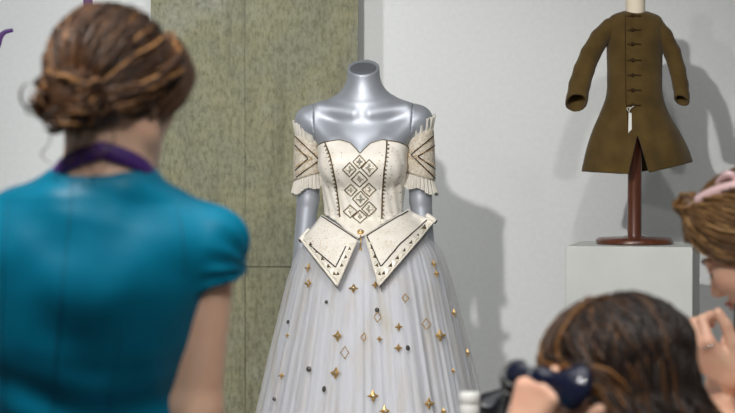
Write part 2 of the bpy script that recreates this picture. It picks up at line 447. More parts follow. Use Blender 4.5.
fb = Blob().add(loft([(1.40 - .0, cc[0], YC, .07, .045), (1.5, cc[0], YC, .072, .048), (1.62, cc[0], YC, .075, .05), (1.70, cc[0], YC, .06, .045), (1.735, cc[0], YC, .04, .035)]))
fb.add(cone((cc[0], YC, 1.70), (cc[0], YC - .004, 1.81), .031, .031), .02)
obj('dress_form', *nets(fb, (cc[0] - .12, YC - .1, 1.36), (cc[0] + .12, YC + .1, 1.86), .006), M['calico'], st)

coat = thing('frock_coat', (cc[0], YC, ZP + .22), "small olive brown button-front coat displayed on the wooden stand", 'coat')
def zc(py): return W(634, py, YC)[2]
def xc(px): return W(px, 100, YC)[0]
X0 = cc[0]
rows = [(12, 634.5, 14, .040), (20, 634.5, 24, .050), (32, 634.5, 28, .058), (50, 634.5, 28, .062), (75, 634.5, 27.5, .062), (96, 634.5, 28.5, .062),
        (112, 635, 34, .068), (130, 636.5, 43, .080), (150, 638.5, 51, .094), (182, 640, 58.5, .112)]
cb = loft([(zc(y), xc(x), YC + (.012 if y > 110 else 0.0), wd / SC_C, b) for y, x, wd, b in rows])
zt = zc(12)
def hem(P):   # hem: a little lower in front of the sides
    x = P[:, 0] - X0; return (zc(174) + 0.22 * np.maximum(0, x - .01) + .06 * np.maximum(0, -x - .03)) - P[:, 2]
def folds(f, amp):
    def g_(P):
        th = np.arctan2(P[:, 1] - YC, P[:, 0] - X0); k = np.clip((zc(105) - P[:, 2]) / .25, 0, 1)
        return f(P) + amp * k * (np.cos(9 * th + 1.0) + .6 * np.cos(5 * th + 2.2))
    return g_
cbody = folds(Blob().add(cb).add(cone((X0 - .062, YC, zc(22)), (X0 + .062, YC, zc(22)), .022, .022), .03), .004)
def slit(P):  # open skirt front: a wedge from the last button down
    k = np.clip((zc(136) - P[:, 2]) / (zc(136) - zc(174)), 0, 1.3)
    return np.maximum(np.abs(P[:, 0] - (X0 - .001)) - (.001 + .032 * k), np.maximum(P[:, 1] - YC, P[:, 2] - zc(130)))
body = Blob().add(cbody).clip(lambda P: -(cbody(P) + .010)).clip(hem).cut(slit)
body.cut(ell((X0, YC - .01, zc(6)), (.037, .055, .03)), .003)
obj('coat_body', *nets(body, (X0 - .23, YC - .15, zc(180)), (X0 + .23, YC + .16, zc(2)), .0042), M['coat'], coat)
def sleeve(pts, rads, cut_dir):
    P = [W(x, y, YC + dy) for x, y, dy in pts]
    b = Blob()
    for i in range(len(P) - 1): b.add(cone(P[i], P[i + 1], rads[i], rads[i + 1]), .006)
    core = Blob(); 
    for i in range(len(P) - 1): core.add(cone(P[i], P[i + 1], rads[i] - .006, rads[i + 1] - .006), .006)
    end = P[-1]; d = unit(cut_dir)
    b.clip(lambda Q: (Q - end) @ d); s2 = P[len(P) // 2]
    ax = unit(P[-1] - P[-3])
    b.cut(lambda Q: np.maximum(core(Q), -((Q - s2) @ ax)))
    lo = np.min(P, 0) - .05; hi = np.max(P, 0) + .05
    return nets(b, lo, hi, .0036)
for pts, rads, cd, lab in (
    ([(610, 27, 0), (600, 38, -.01), (590.5, 54, -.02), (584, 70, -.03), (579.5, 85, -.04), (577, 99, -.05), (576, 108, -.055)][:6] + [(575.8, 104, -.05)], [.029, .031, .032, .033, .034, .034, .034], (-.10, -.75, -.75), 'left'),
    ([(655, 25, 0), (664, 36, -.005), (672, 52, -.015), (677.5, 70, -.02), (680.5, 85, -.03), (681.8, 96, -.035), (682, 101, -.04)], [.027, .027, .027, .026, .025, .024, .024], (-.4, -.6, -.8), 'right')):
    obj('sleeve', *sleeve(pts, rads, cd), M['coat'], coat)
Vb, Fb = nets(cbody, (X0 - .23, YC - .15, zc(180)), (X0 + .23, YC + .16, zc(2)), .006); cbvh = bvh_of(Vb, Fb)
for py in (16, 30, 44, 60, 75, 90, 105):
    p, n = hit(cbvh, 632.5, py, .0035)
    obj('button', *lathe([(.0062, -.003), (.0066, 0), (.0052, .0022), (.002, .0034)], p, 16, n), M['coat_trim'], coat, sharp=60)
    P, N = onsurf(cbvh, [(627.5, py + .5), (633, py), (641, py + .3)], .0015, 9)
    obj('buttonhole', *tube(P, .0026, 6, nrm=N, flat=.6), M['coat_trim'], coat)
P, N = onsurf(cbvh, [(625.5, 11), (625.5, 60), (626, 100), (628.5, 130)], .0004, 30)
obj('front_edge', *tube(P, .0016, 6, nrm=N, flat=.6), M['coat_trim'], coat)
p, n = hit(cbvh, 630, 112, .006)
tg = [W(628.6, 113, p[1] - .003), W(631.6, 113, p[1] - .003), W(631.8, 138, p[1] - .008), W(628.2, 138, p[1] - .008)]
solidify(obj('paper_tag', tg, [(0, 1, 2, 3)], M['paper'], coat, False), .0012)
P = [W(634, 106, p[1] - .003), W(631, 108, p[1] - .007), W(629, 111, p[1] - .005), W(630, 114, p[1] - .004)]
obj('tag_string', *join([tube(smooth_path(P, 12), .0011, 6), tube(smooth_path([P[1], W(627, 108, p[1] - .006), W(628, 111, p[1] - .005)], 8), .0011, 6)]), M['paper'], coat)

# ================================================================== MANNEQUIN AND BALL GOWN
YG = 5.2; SG = F_PX / YG; XG = W(363.5, 170, YG)[0]; ROT = math.radians(-5.0)
def zg(py): return W(363, py, YG)[2]
def TG(P):   # gown frame -> world
    P = np.asarray(P, float); c, s = math.cos(ROT), math.sin(ROT)
    return np.stack([XG + P[..., 0] * c - P[..., 1] * s, YG + P[..., 0] * s + P[..., 1] * c, P[..., 2]], -1)
man = thing('mannequin', (XG, YG, 0), 'headless satin silver mannequin standing inside the white gown', 'mannequin')
tor = Blob().add(loft([(.80, 0, .01, .15, .11), (.92, 0, .01, .155, .115), (1.0, 0, .01, .142, .105), (1.06, 0, .005, .12, .092), (1.12, 0, 0, .110, .085),
                       (1.2, 0, 0, .117, .090), (1.28, 0, 0, .125, .092), (1.35, 0, .005, .128, .082), (1.41, 0, .01, .115, .062), (1.45, 0, .012, .075, .048)]))
for s in (-1, 1):
    tor.add(cone((s * .035, .018, 1.445), (s * .160, .012, 1.398), .044, .043), .035)
    tor.add(ball((s * .063, -.062, 1.272), .056), .035)
    tor.add(cone((s * .085, -.045, 1.33), (s * .14, -.01, 1.385), .035, .03), .03)
tor.add(cone((0, .012, 1.44), (0, -.008, 1.60), .052, .0465), .055)
for s in (-1, 1):
    tor.add(cone((s * .026, -.047, 1.416), (s * .128, -.018, 1.436), .0030, .010), .034)
ncap = unit(A([0, -.5, .87])); pcap = A([0, -.012, 1.553])
tor.clip(lambda P: (P - pcap) @ ncap, .003)
SEAM = .147
def seam(s): return lambda P: s * P[:, 0] - (SEAM + (1.42 - P[:, 2]) * -.06)
tor2 = Blob().add(tor)
for s in (-1, 1):
    tor2.add(cone((s * .160, .012, 1.397), (s * .1605, .012, 1.385), .0435, .041), .02).add(cone((s * .162, .012, 1.385), (s * .170, .022, 1.16), .040, .033), .012)
    tor2.add(cone((s * .170, .022, 1.16), (s * .19, .005, .96), .033, .026), .008).add(cone((s * .19, .005, .96), (s * .195, -.005, .90), .026, .022), .008)
full = Blob().add(tor2); full.ops = list(tor2.ops)
for s in (-1, 1): tor2.clip(seam(s), .0005)
V, Fs = nets(tor2, (-.25, -.2, .78), (.25, .2, 1.62), .0045)
obj('torso', TG(V), Fs, M['silver'], man)
V, Fs = lathe([(.0385, -.0015), (.0400, .0005), (.036, .003), (.02, .0045)], pcap + ncap * .0 + A([0, -.001, 0]), 40, ncap)
obj('neck_cap', TG(V), Fs, M['silver_cap'], man, sharp=50)
ARM = {}
for s in (-1, 1):
    am = Blob(); am.ops = list(full.ops)
    am.clip(lambda P, s=s: -(seam(s)(P) - .0002), .0005)
    V, Fs = nets(am, (-.26, -.1, .86) if s < 0 else (.1, -.1, .86), (-.1, .12, 1.47) if s < 0 else (.26, .12, 1.47), .004)
    obj('arm', TG(V), Fs, M['silver'], man)
V, Fs = lathe([(.16, 0), (.165, .004), (.165, .009), (.15, .012), (.02, .014), (.016, .02), (.016, .84)], (0, 0, 0), 48)
obj('stand_base', TG(V), Fs, M['metal'], man, sharp=50)

gown = thing('ball_gown', (XG, YG, 0), 'ivory and white jewelled off-shoulder ball gown worn by the silver mannequin', 'gown')
# --- skirt
RZ = A([(-.02, .455), (.25, .398), (.52, .332), (.71, .292), (.86, .257), (.92, .243), (1.01, .212), (1.06, .170), (1.10, .132), (1.125, .118)])
SKX, SKY = .016, .015
ph = rng.uniform(0, 2 * PI, 12); nf = [17, 23, 29, 37, 43, 11, 7]
def skirt_r(th, z, seed=0, amp=1.0):
    R = np.interp(z, RZ[:, 0], RZ[:, 1])
    tw = th + .05 * np.sin(3 * th + ph[0] + seed) + .04 * np.sin(z * 3 + th * 2)
    f = 0
    for k, n in enumerate(nf[:5]):
        c = np.cos(n * tw + ph[k] + seed * 1.7); f = f + (1 - np.abs(c) ** .8 * 2 * .5) * (.5, .8, .7, .5, .4)[k]
    f = (f - 1.1) * .011 + .010 * np.cos(11 * tw + ph[5]) + .008 * np.cos(7 * tw + ph[6])
    grow = .30 + .7 * np.clip((1.06 - z) / .5, 0, 1)
    return R * (1 + f * 1.6 * amp * grow)
def skirt(seed, dr, z0, z1, nz=56, nth=440, amp=1.0):
    th = np.linspace(0, 2 * PI, nth, endpoint=False); zz = np.linspace(z1, z0, nz); V = []
    for z in zz:
        r = skirt_r(th, z, seed, amp) + dr
        ys = np.interp(z, [.9, 1.02, 1.10, 1.13], [1, .94, .66, .62]); V.append(np.stack([SKX + r * np.cos(th), SKY * ys + r * np.sin(th) * ys, np.full(nth, z)], -1))
    return TG(np.vstack(V)), grid_faces(nth, nz, True)
V, Fs = skirt(2.1, -.012, .02, 1.12); obj('underskirt', V, Fs, M['lining'], gown)
V, Fs = skirt(0.0, .004, .012, 1.122, amp=1.15); obj('tulle_skirt', V, Fs, M['tulle'], gown); sbvh = bvh_of(V, Fs)
# --- bodice: wraps the torso
def radial(f, th, z, c=(0, 0), r0=.03, r1=.24):
    lo = np.full(th.shape, r0); hi = np.full(th.shape, r1)
    for _ in range(26):
        m = (lo + hi) / 2; P = np.stack([c[0] + m * np.cos(th), c[1] + m * np.sin(th), z], -1).reshape(-1, 3)
        ins = (f(P) < 0).reshape(th.shape); lo = np.where(ins, m, lo); hi = np.where(ins, hi, m)
    return lo
def top_edge(th):   # height of the neckline round the body; front is -y
    a = np.arctan2(np.cos(th), -np.sin(th))      # 0 in front, + to viewer's right
    x = np.abs(a)
    return np.interp(x, [0, .10, .30, .62, .9, 1.25, 1.7, 2.4, PI], [zg(154), zg(150), zg(144), zg(140.5), zg(142.5), zg(147), zg(150), zg(156), zg(158)])
def bot_edge(th):
    a = np.abs(np.arctan2(np.cos(th), -np.sin(th)))
    return np.interp(a, [0, .25, .6, 1.1, 1.6, PI], [zg(236), zg(230), zg(223), zg(216), zg(213), zg(213)])
nth, nz = 200, 50
th = np.linspace(0, 2 * PI, nth, endpoint=False); T, U = np.meshgrid(th, np.linspace(0, 1, nz)); Z = top_edge(T) * (1 - U) + bot_edge(T) * U
torb = Blob().add(lambda P: tor(np.stack([P[:, 0], P[:, 1], P[:, 2]], -1)))
# the cloth bridges between the breasts
torb.add(cone((-.055, -.068, 1.262), (.055, -.068, 1.262), .048, .048), .03)
R = radial(torb, T, np.minimum(Z, 1.36)) + .006
ysm = np.interp(Z, [.9, 1.02, 1.10, 1.13], [1, .94, .66, .62]); ra = np.interp(Z, RZ[:, 0], RZ[:, 1]); rb_ = ra * ysm
Rs = ra * rb_ / np.sqrt((rb_ * np.cos(T)) ** 2 + (ra * np.sin(T)) ** 2)
R = np.where(Z < 1.135, np.maximum(R, Rs * (.95 + .09 * np.clip(-np.sin(T), 0, 1)) + .004 * np.clip(-np.sin(T), 0, 1)), R) + .0012 * np.sin(T * 23 + Z * 60) * np.clip(U * 3, 0, 1)
V = TG(np.stack([R * np.cos(T), R * np.sin(T), Z], -1).reshape(-1, 3)); Fs = grid_faces(nth, nz, True)
bod = obj('bodice', V, Fs, M['satin'], gown); solidify(bod, .004, 0); bbvh = bvh_of(V, Fs)
# neckline edge braid
P = TG(np.stack([(R[0] + .001) * np.cos(th), (R[0] + .001) * np.sin(th), Z[0]], -1)); obj('neckline_braid', *tube(P, .0022, 6, closed=True), M['braid'], gown)
# seam braids with little zigzag points
for pts, sgn in (([(325.5, 143), (330, 155), (334, 172), (337.5, 190), (339.5, 208), (340, 217)], 1), ([(387, 140), (386, 155), (384, 172), (382.5, 190), (381.5, 206), (381.3, 219)], -1)):
    P, N = onsurf(bbvh, pts, .002, 60); b = [tube(P, .0026, 6, nrm=N, flat=.7)]
    Q, N2 = onsurf(bbvh, pts, .003, 40)
    for i in range(1, 38, 2):
        t = unit(Q[i + 1] - Q[i]); sd = np.cross(t, N2[i]) * (.0075 * sgn); b.append(tube([Q[i], (Q[i] + Q[i + 1]) / 2 + sd, Q[i + 1]], .0013, 5))
    obj('seam_braid', *join(b), M['braid'], gown)
# --- diamonds of braid with a jewel in each
def frame_at(n):
    up = A([0, 0, 1.0]); y = unit(up - n * up.dot(n)); x = np.cross(y, n); return x, y
def diamond(bvh, px, py, wpx, hpx, r=.0019, centre='gem', parent=None):
    P, N = onsurf(bvh, [(px, py - hpx), (px + wpx, py), (px, py + hpx), (px - wpx, py), (px, py - hpx)], .0022, 41)
    if len(P) < 20: return
    p = obj('diamond_braid', *tube(P[:-1], r, 6, closed=True, nrm=N[:-1], flat=.8), M['braid'], parent)
    if centre:
        c, n = hit(bvh, px, py, .002); x, y = frame_at(n); parts = []
        parts.append(star(c, n, wpx * .62 / SG, wpx * .30 / SG, .004, 4, PI / 4 * 0))
        obj('jewel', *join(parts), M[centre], p, False)
        q = []
        for k in range(8):
            a = k * PI / 4 + PI / 8; cc_ = c + (x * math.cos(a) + y * math.sin(a)) * wpx * .55 / SG
            q.append(lathe([(.0012, 0), (.0011, .0012), (.0004, .0018)], cc_, 6, n))
        obj('seed_beads', *join(q), M['gold'], p)
def star(c, n, ro, ri, h, k=4, rot=0.0):
    x, y = frame_at(n); V = [c + n * h]
    for i in range(2 * k):
        a = rot + PI / 2 + i * PI / k; r = ro if i % 2 == 0 else ri; V.append(c + r * (x * math.cos(a) + y * math.sin(a)))
    m = len(V)
    for i in range(2 * k): V.append(V[1 + i] - n * .0012)
    Fs = [(0, 1 + i, 1 + (i + 1) % (2 * k)) for i in range(2 * k)] + [(1 + i, m + i, m + (i + 1) % (2 * k), 1 + (i + 1) % (2 * k)) for i in range(2 * k)] + [tuple(range(m, m + 2 * k))[::-1]]
    return V, Fs
for (x, y, s_) in ((359.5, 162, 6.5), (369.5, 168, 8.2), (349.5, 169.5, 6.8), (359.5, 179, 8.0), (351, 190, 6.2), (369, 189.5, 7.0), (360.5, 199, 8.0), (369, 209, 7.4), (350.5, 211.5, 6.6), (360, 217, 7.0)):
    diamond(bbvh, x, y, s_, s_, centre='gem', parent=gown)
# scattered beads on the satin
q = []
r2 = random.Random(3)
for _ in range(150):
    px, py = r2.uniform(322, 408), r2.uniform(148, 225)
    if 343 < px < 377: continue
    h_ = hit(bbvh, px, py, .002)
    if h_ is not None: q.append(lathe([(.0013, 0), (.0011, .0012), (.0004, .0018)], h_[0], 6, h_[1]))
o = obj('scattered_beads', *join(q), M['braid'], gown); o['kind'] = 'stuff'
# --- peplum: two pointed stiff panels over the hips
RP = A([(.86, .285), (.90, .272), (.96, .252), (1.02, .225), (1.06, .196), (1.09, .165), (1.115, .138), (1.16, .128)])
def pep_pt(px, py, lift=0.0):
    d = ray(px, py); Y = YG - .12
    for _ in range(30):
        p = CAM + d * (Y / d[1]); r = np.interp(p[2], RP[:, 0], RP[:, 1]) + lift
        x = p[0] - (XG + .006); Y2 = YG + .005 - math.sqrt(max(r * r - x * x, (.3 * r) ** 2)); Y = .5 * Y + .5 * Y2
    return CAM + d * (Y / d[1])
def panel(A_, B_, C_, D_, sag, n=22):
    """pixel quad: A outer corner, B waist side, C waist front, D low tip"""
    V = []
    for i in range(n):
        v = i / (n - 1)
        for j in range(n):
            u = j / (n - 1); top = A(B_) * (1 - u) + A(C_) * u; bot = A(A_) * (1 - u) + A(D_) * u
            p = top * (1 - v) + bot * v; p = p + A([0, sag * math.sin(PI * v) * (1 - u)])
            V.append(pep_pt(p[0], p[1], .006 * math.sin(PI * v) + .004))
    return A(V), grid_faces(n, n)
def strip(pts, n=30, lift=.008): 
    pts = A(pts, float); seg = np.linalg.norm(np.diff(pts, axis=0), axis=1); s = np.r_[0, np.cumsum(seg)]; t = np.linspace(0, s[-1], n)
    return A([pep_pt(np.interp(k, s, pts[:, 0]), np.interp(k, s, pts[:, 1]), lift) for k in t])
for (A_, B_, C_, D_, line, tri, flip) in (
    ((300, 239), (322, 215), (358.5, 239), (337.5, 287), [(346, 247), (336, 267.5), (310, 245)], [((302, 240), (337, 284), 6), ((338.5, 284), (357.5, 243), 5)], 1),
    ((436, 220), (408, 209), (364.5, 236), (378.5, 287), [(367, 237), (380.5, 267), (399, 245), (427, 220)], [((434, 223), (380, 284), 8), ((377.5, 284), (365, 241), 5)], -1)):
    V, Fs = panel(A_, B_, C_, D_, 2.0)
    pn = obj('peplum_panel', V, Fs, M['satin'], gown); solidify(pn, .005, 0); pb = bvh_of(V, Fs)
    P, N = onsurf(pb, line, .0035, 44); obj('inset_line', *tube(P, .0020, 6, nrm=N, flat=.7), M['dark_braid'], pn)
    edge = [A_, D_, C_]; P, N = onsurf(pb, [(A(p) * .97 + A([np.mean([A_[0], D_[0], C_[0], B_[0]]), np.mean([A_[1], D_[1], C_[1], B_[1]])]) * .03) for p in edge], .003, 60)
    obj('edge_piping', *tube(P, .0022, 6), M['pearl'], pn)
    P, N = onsurf(pb, [tuple(A(B_) * .97 + A(D_) * .03), tuple(A(C_) * .97 + A(D_) * .03)], .0035, 24); obj('waist_piping', *tube(P, .0019, 6), M['dark_braid'], pn)
    q, qd = [], []
    ctr = A([np.mean([A_[0], D_[0], C_[0], B_[0]]), np.mean([A_[1], D_[1], C_[1], B_[1]])])
    for a, b, k in tri:
        a = A(a, float); b = A(b, float); e = (b - a) / k; inn = A([-e[1], e[0]]); inn = inn / np.linalg.norm(inn)
        if inn.dot(ctr - (a + b) / 2) < 0: inn = -inn
        for i in range(k):
            p0, p1 = a + e * i, a + e * (i + 1); pm = (p0 + p1) / 2 + inn * 7.6
            hs = [hit(pb, *(p0 + inn * 1.0), .003), hit(pb, *(p1 + inn * 1.0), .003), hit(pb, *pm, .003)]
            if any(h is None for h in hs): continue
            c = (hs[0][0] + hs[1][0] + hs[2][0]) / 3 + hs[0][1] * .004
            q.append(([h[0] for h in hs] + [c], [(0, 1, 3), (1, 2, 3), (2, 0, 3), (0, 2, 1)]))
            pk = [p1 + inn * 2.2, pm + e * .5 * .95 + inn * 0.0, p1 + inn * 6.0 + e * .42, p1 + inn * 6.0 - e * .42]
            hs = [hit(pb, *(p1 + inn * 1.6), .002), hit(pb, *(p1 + inn * 6.0 + e * .36), .002), hit(pb, *(p1 + inn * 6.0 - e * .36), .002)]
            if i < k - 1 and all(h is not None for h in hs):
                c = (hs[0][0] + hs[1][0] + hs[2][0]) / 3 + hs[0][1] * .0025
                qd.append(([h[0] for h in hs] + [c], [(0, 1, 3), (1, 2, 3), (2, 0, 3), (0, 2, 1)]))
    obj('pearl_triangles', *join(q), M['pearl'], pn, False); obj('bronze_triangles', *join(qd), M['braid'], pn, False)
    q = []
    for _ in range(70):
        u, v = r2.random(), r2.random(); p = (A(B_) * (1 - u) + A(C_) * u) * (1 - v) + (A(A_) * (1 - u) + A(D_) * u) * v
        p = ctr + (p - ctr) * .72; h_ = hit(pb, p[0], p[1], .002)
        if h_ is not None: q.append(lathe([(.0012, 0), (.0011, .0012), (.0004, .0018)], h_[0], 6, h_[1]))
    o = obj('sewn_beads', *join(q), M['gold'], pn); o['kind'] = 'stuff'
    # rolled outer corner with a jewel at its end
    a0 = pep_pt(A_[0] + flip * 1.0, A_[1] + 1.5, .006); a1 = pep_pt(A_[0] + flip * 9, A_[1] - 9 + (4 if flip < 0 else 0), .004)
    obj('rolled_corner', *tube(smooth_path([a0, (a0 + a1) / 2 + A([0, -.004, 0]), a1], 10), np.linspace(.0095, .007, 10), 12), M['satin'], pn)
    dvec = unit(a0 - a1); obj('corner_jewel', *lathe([(.0085, -.001), (.0085, .002), (.005, .005), (.001, .006)], a0, 14, dvec), M['dark_gem'], pn)
p, n = hit(bbvh, 360.5, 233, .006)
o = obj('waist_jewel', *join([lathe([(.0095, -.004), (.0095, .001), (.006, .004), (.001, .005)], p, 20, n)]), M['gold'], gown, sharp=40)
obj('jewel', *lathe([(.005, .003), (.004, .006), (.001, .0075)], p, 12, n), M['gem'], o)
p, n = hit(sbvh, 360.5, 243, .004)
obj('bead_pendant', *join([tube([p + A([0, -.01, .02]), p + A([0, -.02, -.02])], .002, 6), lathe([(.002, 0), (.005, .003), (.004, .007), (.001, .009)], p + A([0, -.02, -.025]), 10)]), M['gold'], gown)
# --- sleeves
for s, zi, zo in ((-1, 146, 134), (1, 144, 128)):
    cen = lambda z: A([s * (.163 + (1.385 - z) * .03), .014 + (1.385 - z) * .03])
    nph, nzz = 72, 16
    phs = np.linspace(0, 2 * PI, nph, endpoint=False)
    out = (np.cos(phs) * s + 1) / 2                # 1 on the outer side
    ztop = zg(zi) + (zg(zo) - zg(zi)) * out; zbot = zg(172) + (zg(181) - zg(172)) * out
    def ring(zv, rad): 
        P = []
        for a, z, r in zip(phs, zv, np.broadcast_to(rad, phs.shape)):
            c = cen(z); P.append((c[0] + r * math.cos(a), c[1] + r * math.sin(a), z))
        return A(P)
    V = np.vstack([ring(ztop * (1 - v) + zbot * v, .0445 + .002 * math.sin(PI * v)) for v in np.linspace(0, 1, nzz)]); V = TG(V); Fs = grid_faces(nph, nzz, True)
    sl = obj('sleeve', V, Fs, M['brocade'], gown); solidify(sl, .003, 0); wb = bvh_of(V, Fs)
    def frill(name, zstart, L, r0, r1, nw, dirn):
        k = 6; rows_ = []
        nph2 = 240; p2 = np.linspace(0, 2 * PI, nph2, endpoint=False)
        zs_ = np.interp(p2, np.r_[phs, 2 * PI], np.r_[zstart, zstart[0]]); L = np.interp(p2, phs, np.broadcast_to(L, phs.shape), period=2 * PI)
        for v in np.linspace(0, 1, k):
            wv = np.cos(p2 * nw + 2 * np.sin(3 * p2)) * (.0005 + (.0045 if dirn < 0 else .0028) * v); P = []
            for a, z, w_, l_ in zip(p2, zs_, wv, L):
                c = cen(z); r = r0 + (r1 - r0) * v + w_; P.append((c[0] + r * math.cos(a), c[1] + r * math.sin(a), z + dirn * l_ * v * (1 + .12 * math.sin(a * 5) * v)))
            rows_.append(A(P))
        return obj(name, TG(np.vstack(rows_)), grid_faces(nph2, k, True), M['frill'], sl)
    frill('bottom_frill', zbot + .004, .044, .044, .052 if s > 0 else .049, 30, -1)
    frill('top_frill', ztop - .006, .014 + .032 * out, .0445, .050, 20, 1)
    if s < 0: lines = [[(295.5, 136), (319, 160), (297, 177)], [(295.5, 145), (308, 158.5), (296, 170)]]
    else: lines = [[(435, 134), (411.5, 154.5), (434.5, 178.5)], [(434.5, 145), (418, 156.5), (434.5, 169)]]
    for L_ in lines:
        P, N = onsurf(wb, L_, .003, 50); obj('chevron_braid', *tube(P, .0019, 6, nrm=N, flat=.7), M['dark_braid'], sl)
        P, N = onsurf(wb, [(x + (3.4 if s < 0 else -3.4) * 0 + (0), y + (3.2 if i == 0 else (-3.2 if i == 2 else 0))) for i, (x, y) in enumerate([(L_[0][0], L_[0][1]), ((L_[1][0] - s * -4 * -1), L_[1][1]), L_[2]])], .003, 26)
        q = [lathe([(.0019, 0), (.0017, .0014), (.0006, .0022)], a_, 6, b_) for a_, b_ in zip(P, N)]
        obj('bead_row', *join(q), M['gold'], sl)
# --- ornaments on the skirt
gold_stars = [(308.7, 268, 5), (308.7, 283.5, 5), (353.5, 288.5, 5), (375.5, 285, 4.2), (433.6, 264, 4.6), (436, 274, 4.2), (440.5, 246, 3), (338, 336, 5.8), (336, 373, 6.4), (372.5, 396, 6.4), (384, 411, 6),
              (429, 403.5, 6.2), (440, 335.5, 6.6), (453.5, 313, 4.6), (467, 353, 4.6), (398.6, 327, 4.4), (398.2, 348, 4.4), (282, 375.7, 3.6), (287.5, 335.5, 2.6), (443, 411.5, 4), (379, 339, 3.2), (452.5, 371, 3)]
for x, y, s_ in gold_stars:
    h_ = hit(sbvh, x, y, .0025)
    if h_ is None: continue
    c, n = h_; n = unit(n + 1.2 * unit(A([0, -1, .15]) + .5 * A([(x - 370) / 100, 0, 0])))
    o = obj('star_ornament', *star(c, n, s_ * 1.0 / SG, s_ * .46 / SG, .0062, 4), M['gold'], gown, False)
    if s_ > 4.5: obj('star_gem', *lathe([(.0036, 0), (.0030, .002), (.001, .0032)], c + n * .0038, 10, n), M['gem'], o, False)
for x, y, s_ in ((309, 369, 2.8), (325, 389, 3), (407, 348, 2.6), (274.8, 399, 2), (289, 322, 2), (327, 302, 1.8), (377, 310, 2.4)):
    h_ = hit(sbvh, x, y, .0025)
    if h_ is None: continue
    obj('smoky_stud', *lathe([(s_ / SG, 0), (s_ * .9 / SG, .003), (.0015, .005)], h_[0], 8, h_[1]), M['dark_gem'], gown, False)
for x, y, wd, ht in ((426, 324, 4.6, 5.6), (345, 352.5, 4, 6), (377.5, 317, 3.6, 5), (363.6, 337, 2.6, 4), (405, 298, 3.2, 4)):
    P, N = onsurf(sbvh, [(x, y - ht), (x + wd, y), (x, y + ht), (x - wd, y), (x, y - ht)], .0015, 25)
    if len(P) > 12: obj('beaded_diamond', *join([lathe([(.0017, 0), (.0015, .0014), (.0005, .002)], a_, 6, b_) for a_, b_ in zip(P, N)]), M['gold'], gown)

# ================================================================== PEOPLE
def basis(fwd, up):
    f = unit(fwd); u = unit(A(up, float) - f * np.dot(up, f)); return np.stack([np.cross(f, u), f, u], 1)   # columns: right, forward, up
def head(b, c, R, sc=1.0, k0=.02):
    c = A(c, float)
    def L(x, y, z): return c + R @ (A([x, y, z]) * sc)
    b.add(ell(L(0, -.018, .036), A([.074, .094, .082]) * sc, R), k0)
    b.add(ell(L(0, .030, -.030), A([.060, .062, .082]) * sc, R), .03)
    b.add(cone(L(0, .062, -.092), L(0, .066, -.094), .020 * sc, .020 * sc), .03)
    for s in (-1, 1):
        b.add(cone(L(s * .055, -.005, -.055), L(s * .016, .060, -.096), .020 * sc, .016 * sc), .03)     # jaw
        b.add(ball(L(s * .040, .062, -.022), .022 * sc), .025)                                           # cheekbone
        b.cut(ball(L(s * .031, .100, .003), .015 * sc), .012)                                            # eye socket
        b.add(ball(L(s * .031, .078, .002), .0135 * sc), .003)                                           # lid over the eyeball
        b.add(cone(L(s * .012, .091, .020), L(s * .046, .078, .021), .006 * sc, .005 * sc), .012)         # brow
        b.add(ell(L(s * .073, -.006, -.008), A([.008, .018, .030]) * sc, R), .006)                       # ear
        b.cut(ell(L(s * .081, -.002, -.004), A([.005, .009, .015]) * sc, R), .004)
        b.add(ball(L(s * .011, .098, -.036), .0075 * sc), .006)                                          # nostril wing
    b.add(cone(L(0, .090, .010), L(0, .109, -.030), .0075 * sc, .0105 * sc), .012)
    b.add(ell(L(0, .089, -.058), A([.024, .010, .0055]) * sc, R), .005); b.add(ell(L(0, .087, -.068), A([.020, .010, .006]) * sc, R), .005)
    return L
def hand(b, wrist, u, n, thumb, curls, sc=1.0, th_curl=(.2, .3), spread=1.0):
    """u: wrist to knuckles; n: out of the back of the hand; thumb: which side"""
    u = unit(u); n = unit(A(n, float) - u * np.dot(n, u)); t = np.cross(u, n); t = t if np.dot(t, thumb) > 0 else -t
    wrist = A(wrist, float)
    L = [(.088, .029, (.043, .026, .021)), (.092, .010, (.047, .030, .022)), (.087, -.009, (.043, .028, .021)), (.078, -.027, (.034, .021, .018))]
    tips = []
    for i, (up, ac, ls) in enumerate(L):
        k = wrist + (u * up + t * ac) * sc
        b.add(cone(wrist + (u * .012 + t * ac * .45) * sc, k, .0125 * sc, .0108 * sc), .014)
        a = 0; p = k; r = .0098 * sc if i < 3 else .0085 * sc
        for j in range(3):
            a += curls[i][j]; d = math.cos(a) * u - math.sin(a) * n + t * .06 * (1.5 - i) * spread
            q = p + unit(d) * ls[j] * sc; r2_ = r * .92; b.add(cone(p, q, r, r2_), .003 if j else .006); p = q; r = r2_
        tips.append(p)
    p = wrist + (u * .022 + t * .022 - n * .004) * sc; d = unit(t * .62 + u * .72 - n * .28); r = .0135 * sc
    for j, l in enumerate((.042, .032, .026)):
        q = p + d * l * sc; r2_ = r * .86; b.add(cone(p, q, r, r2_), .008 if j == 0 else .003); p = q; r = r2_
        cu = th_curl[min(j, 1)]; d = unit(d + (u * .6 - t * .7 - n * .25) * cu)
    return tips
def chain(b, pts, rads, k=.02):
    for i in range(len(pts) - 1): b.add(cone(pts[i], pts[i + 1], rads[i], rads[i + 1]), k)
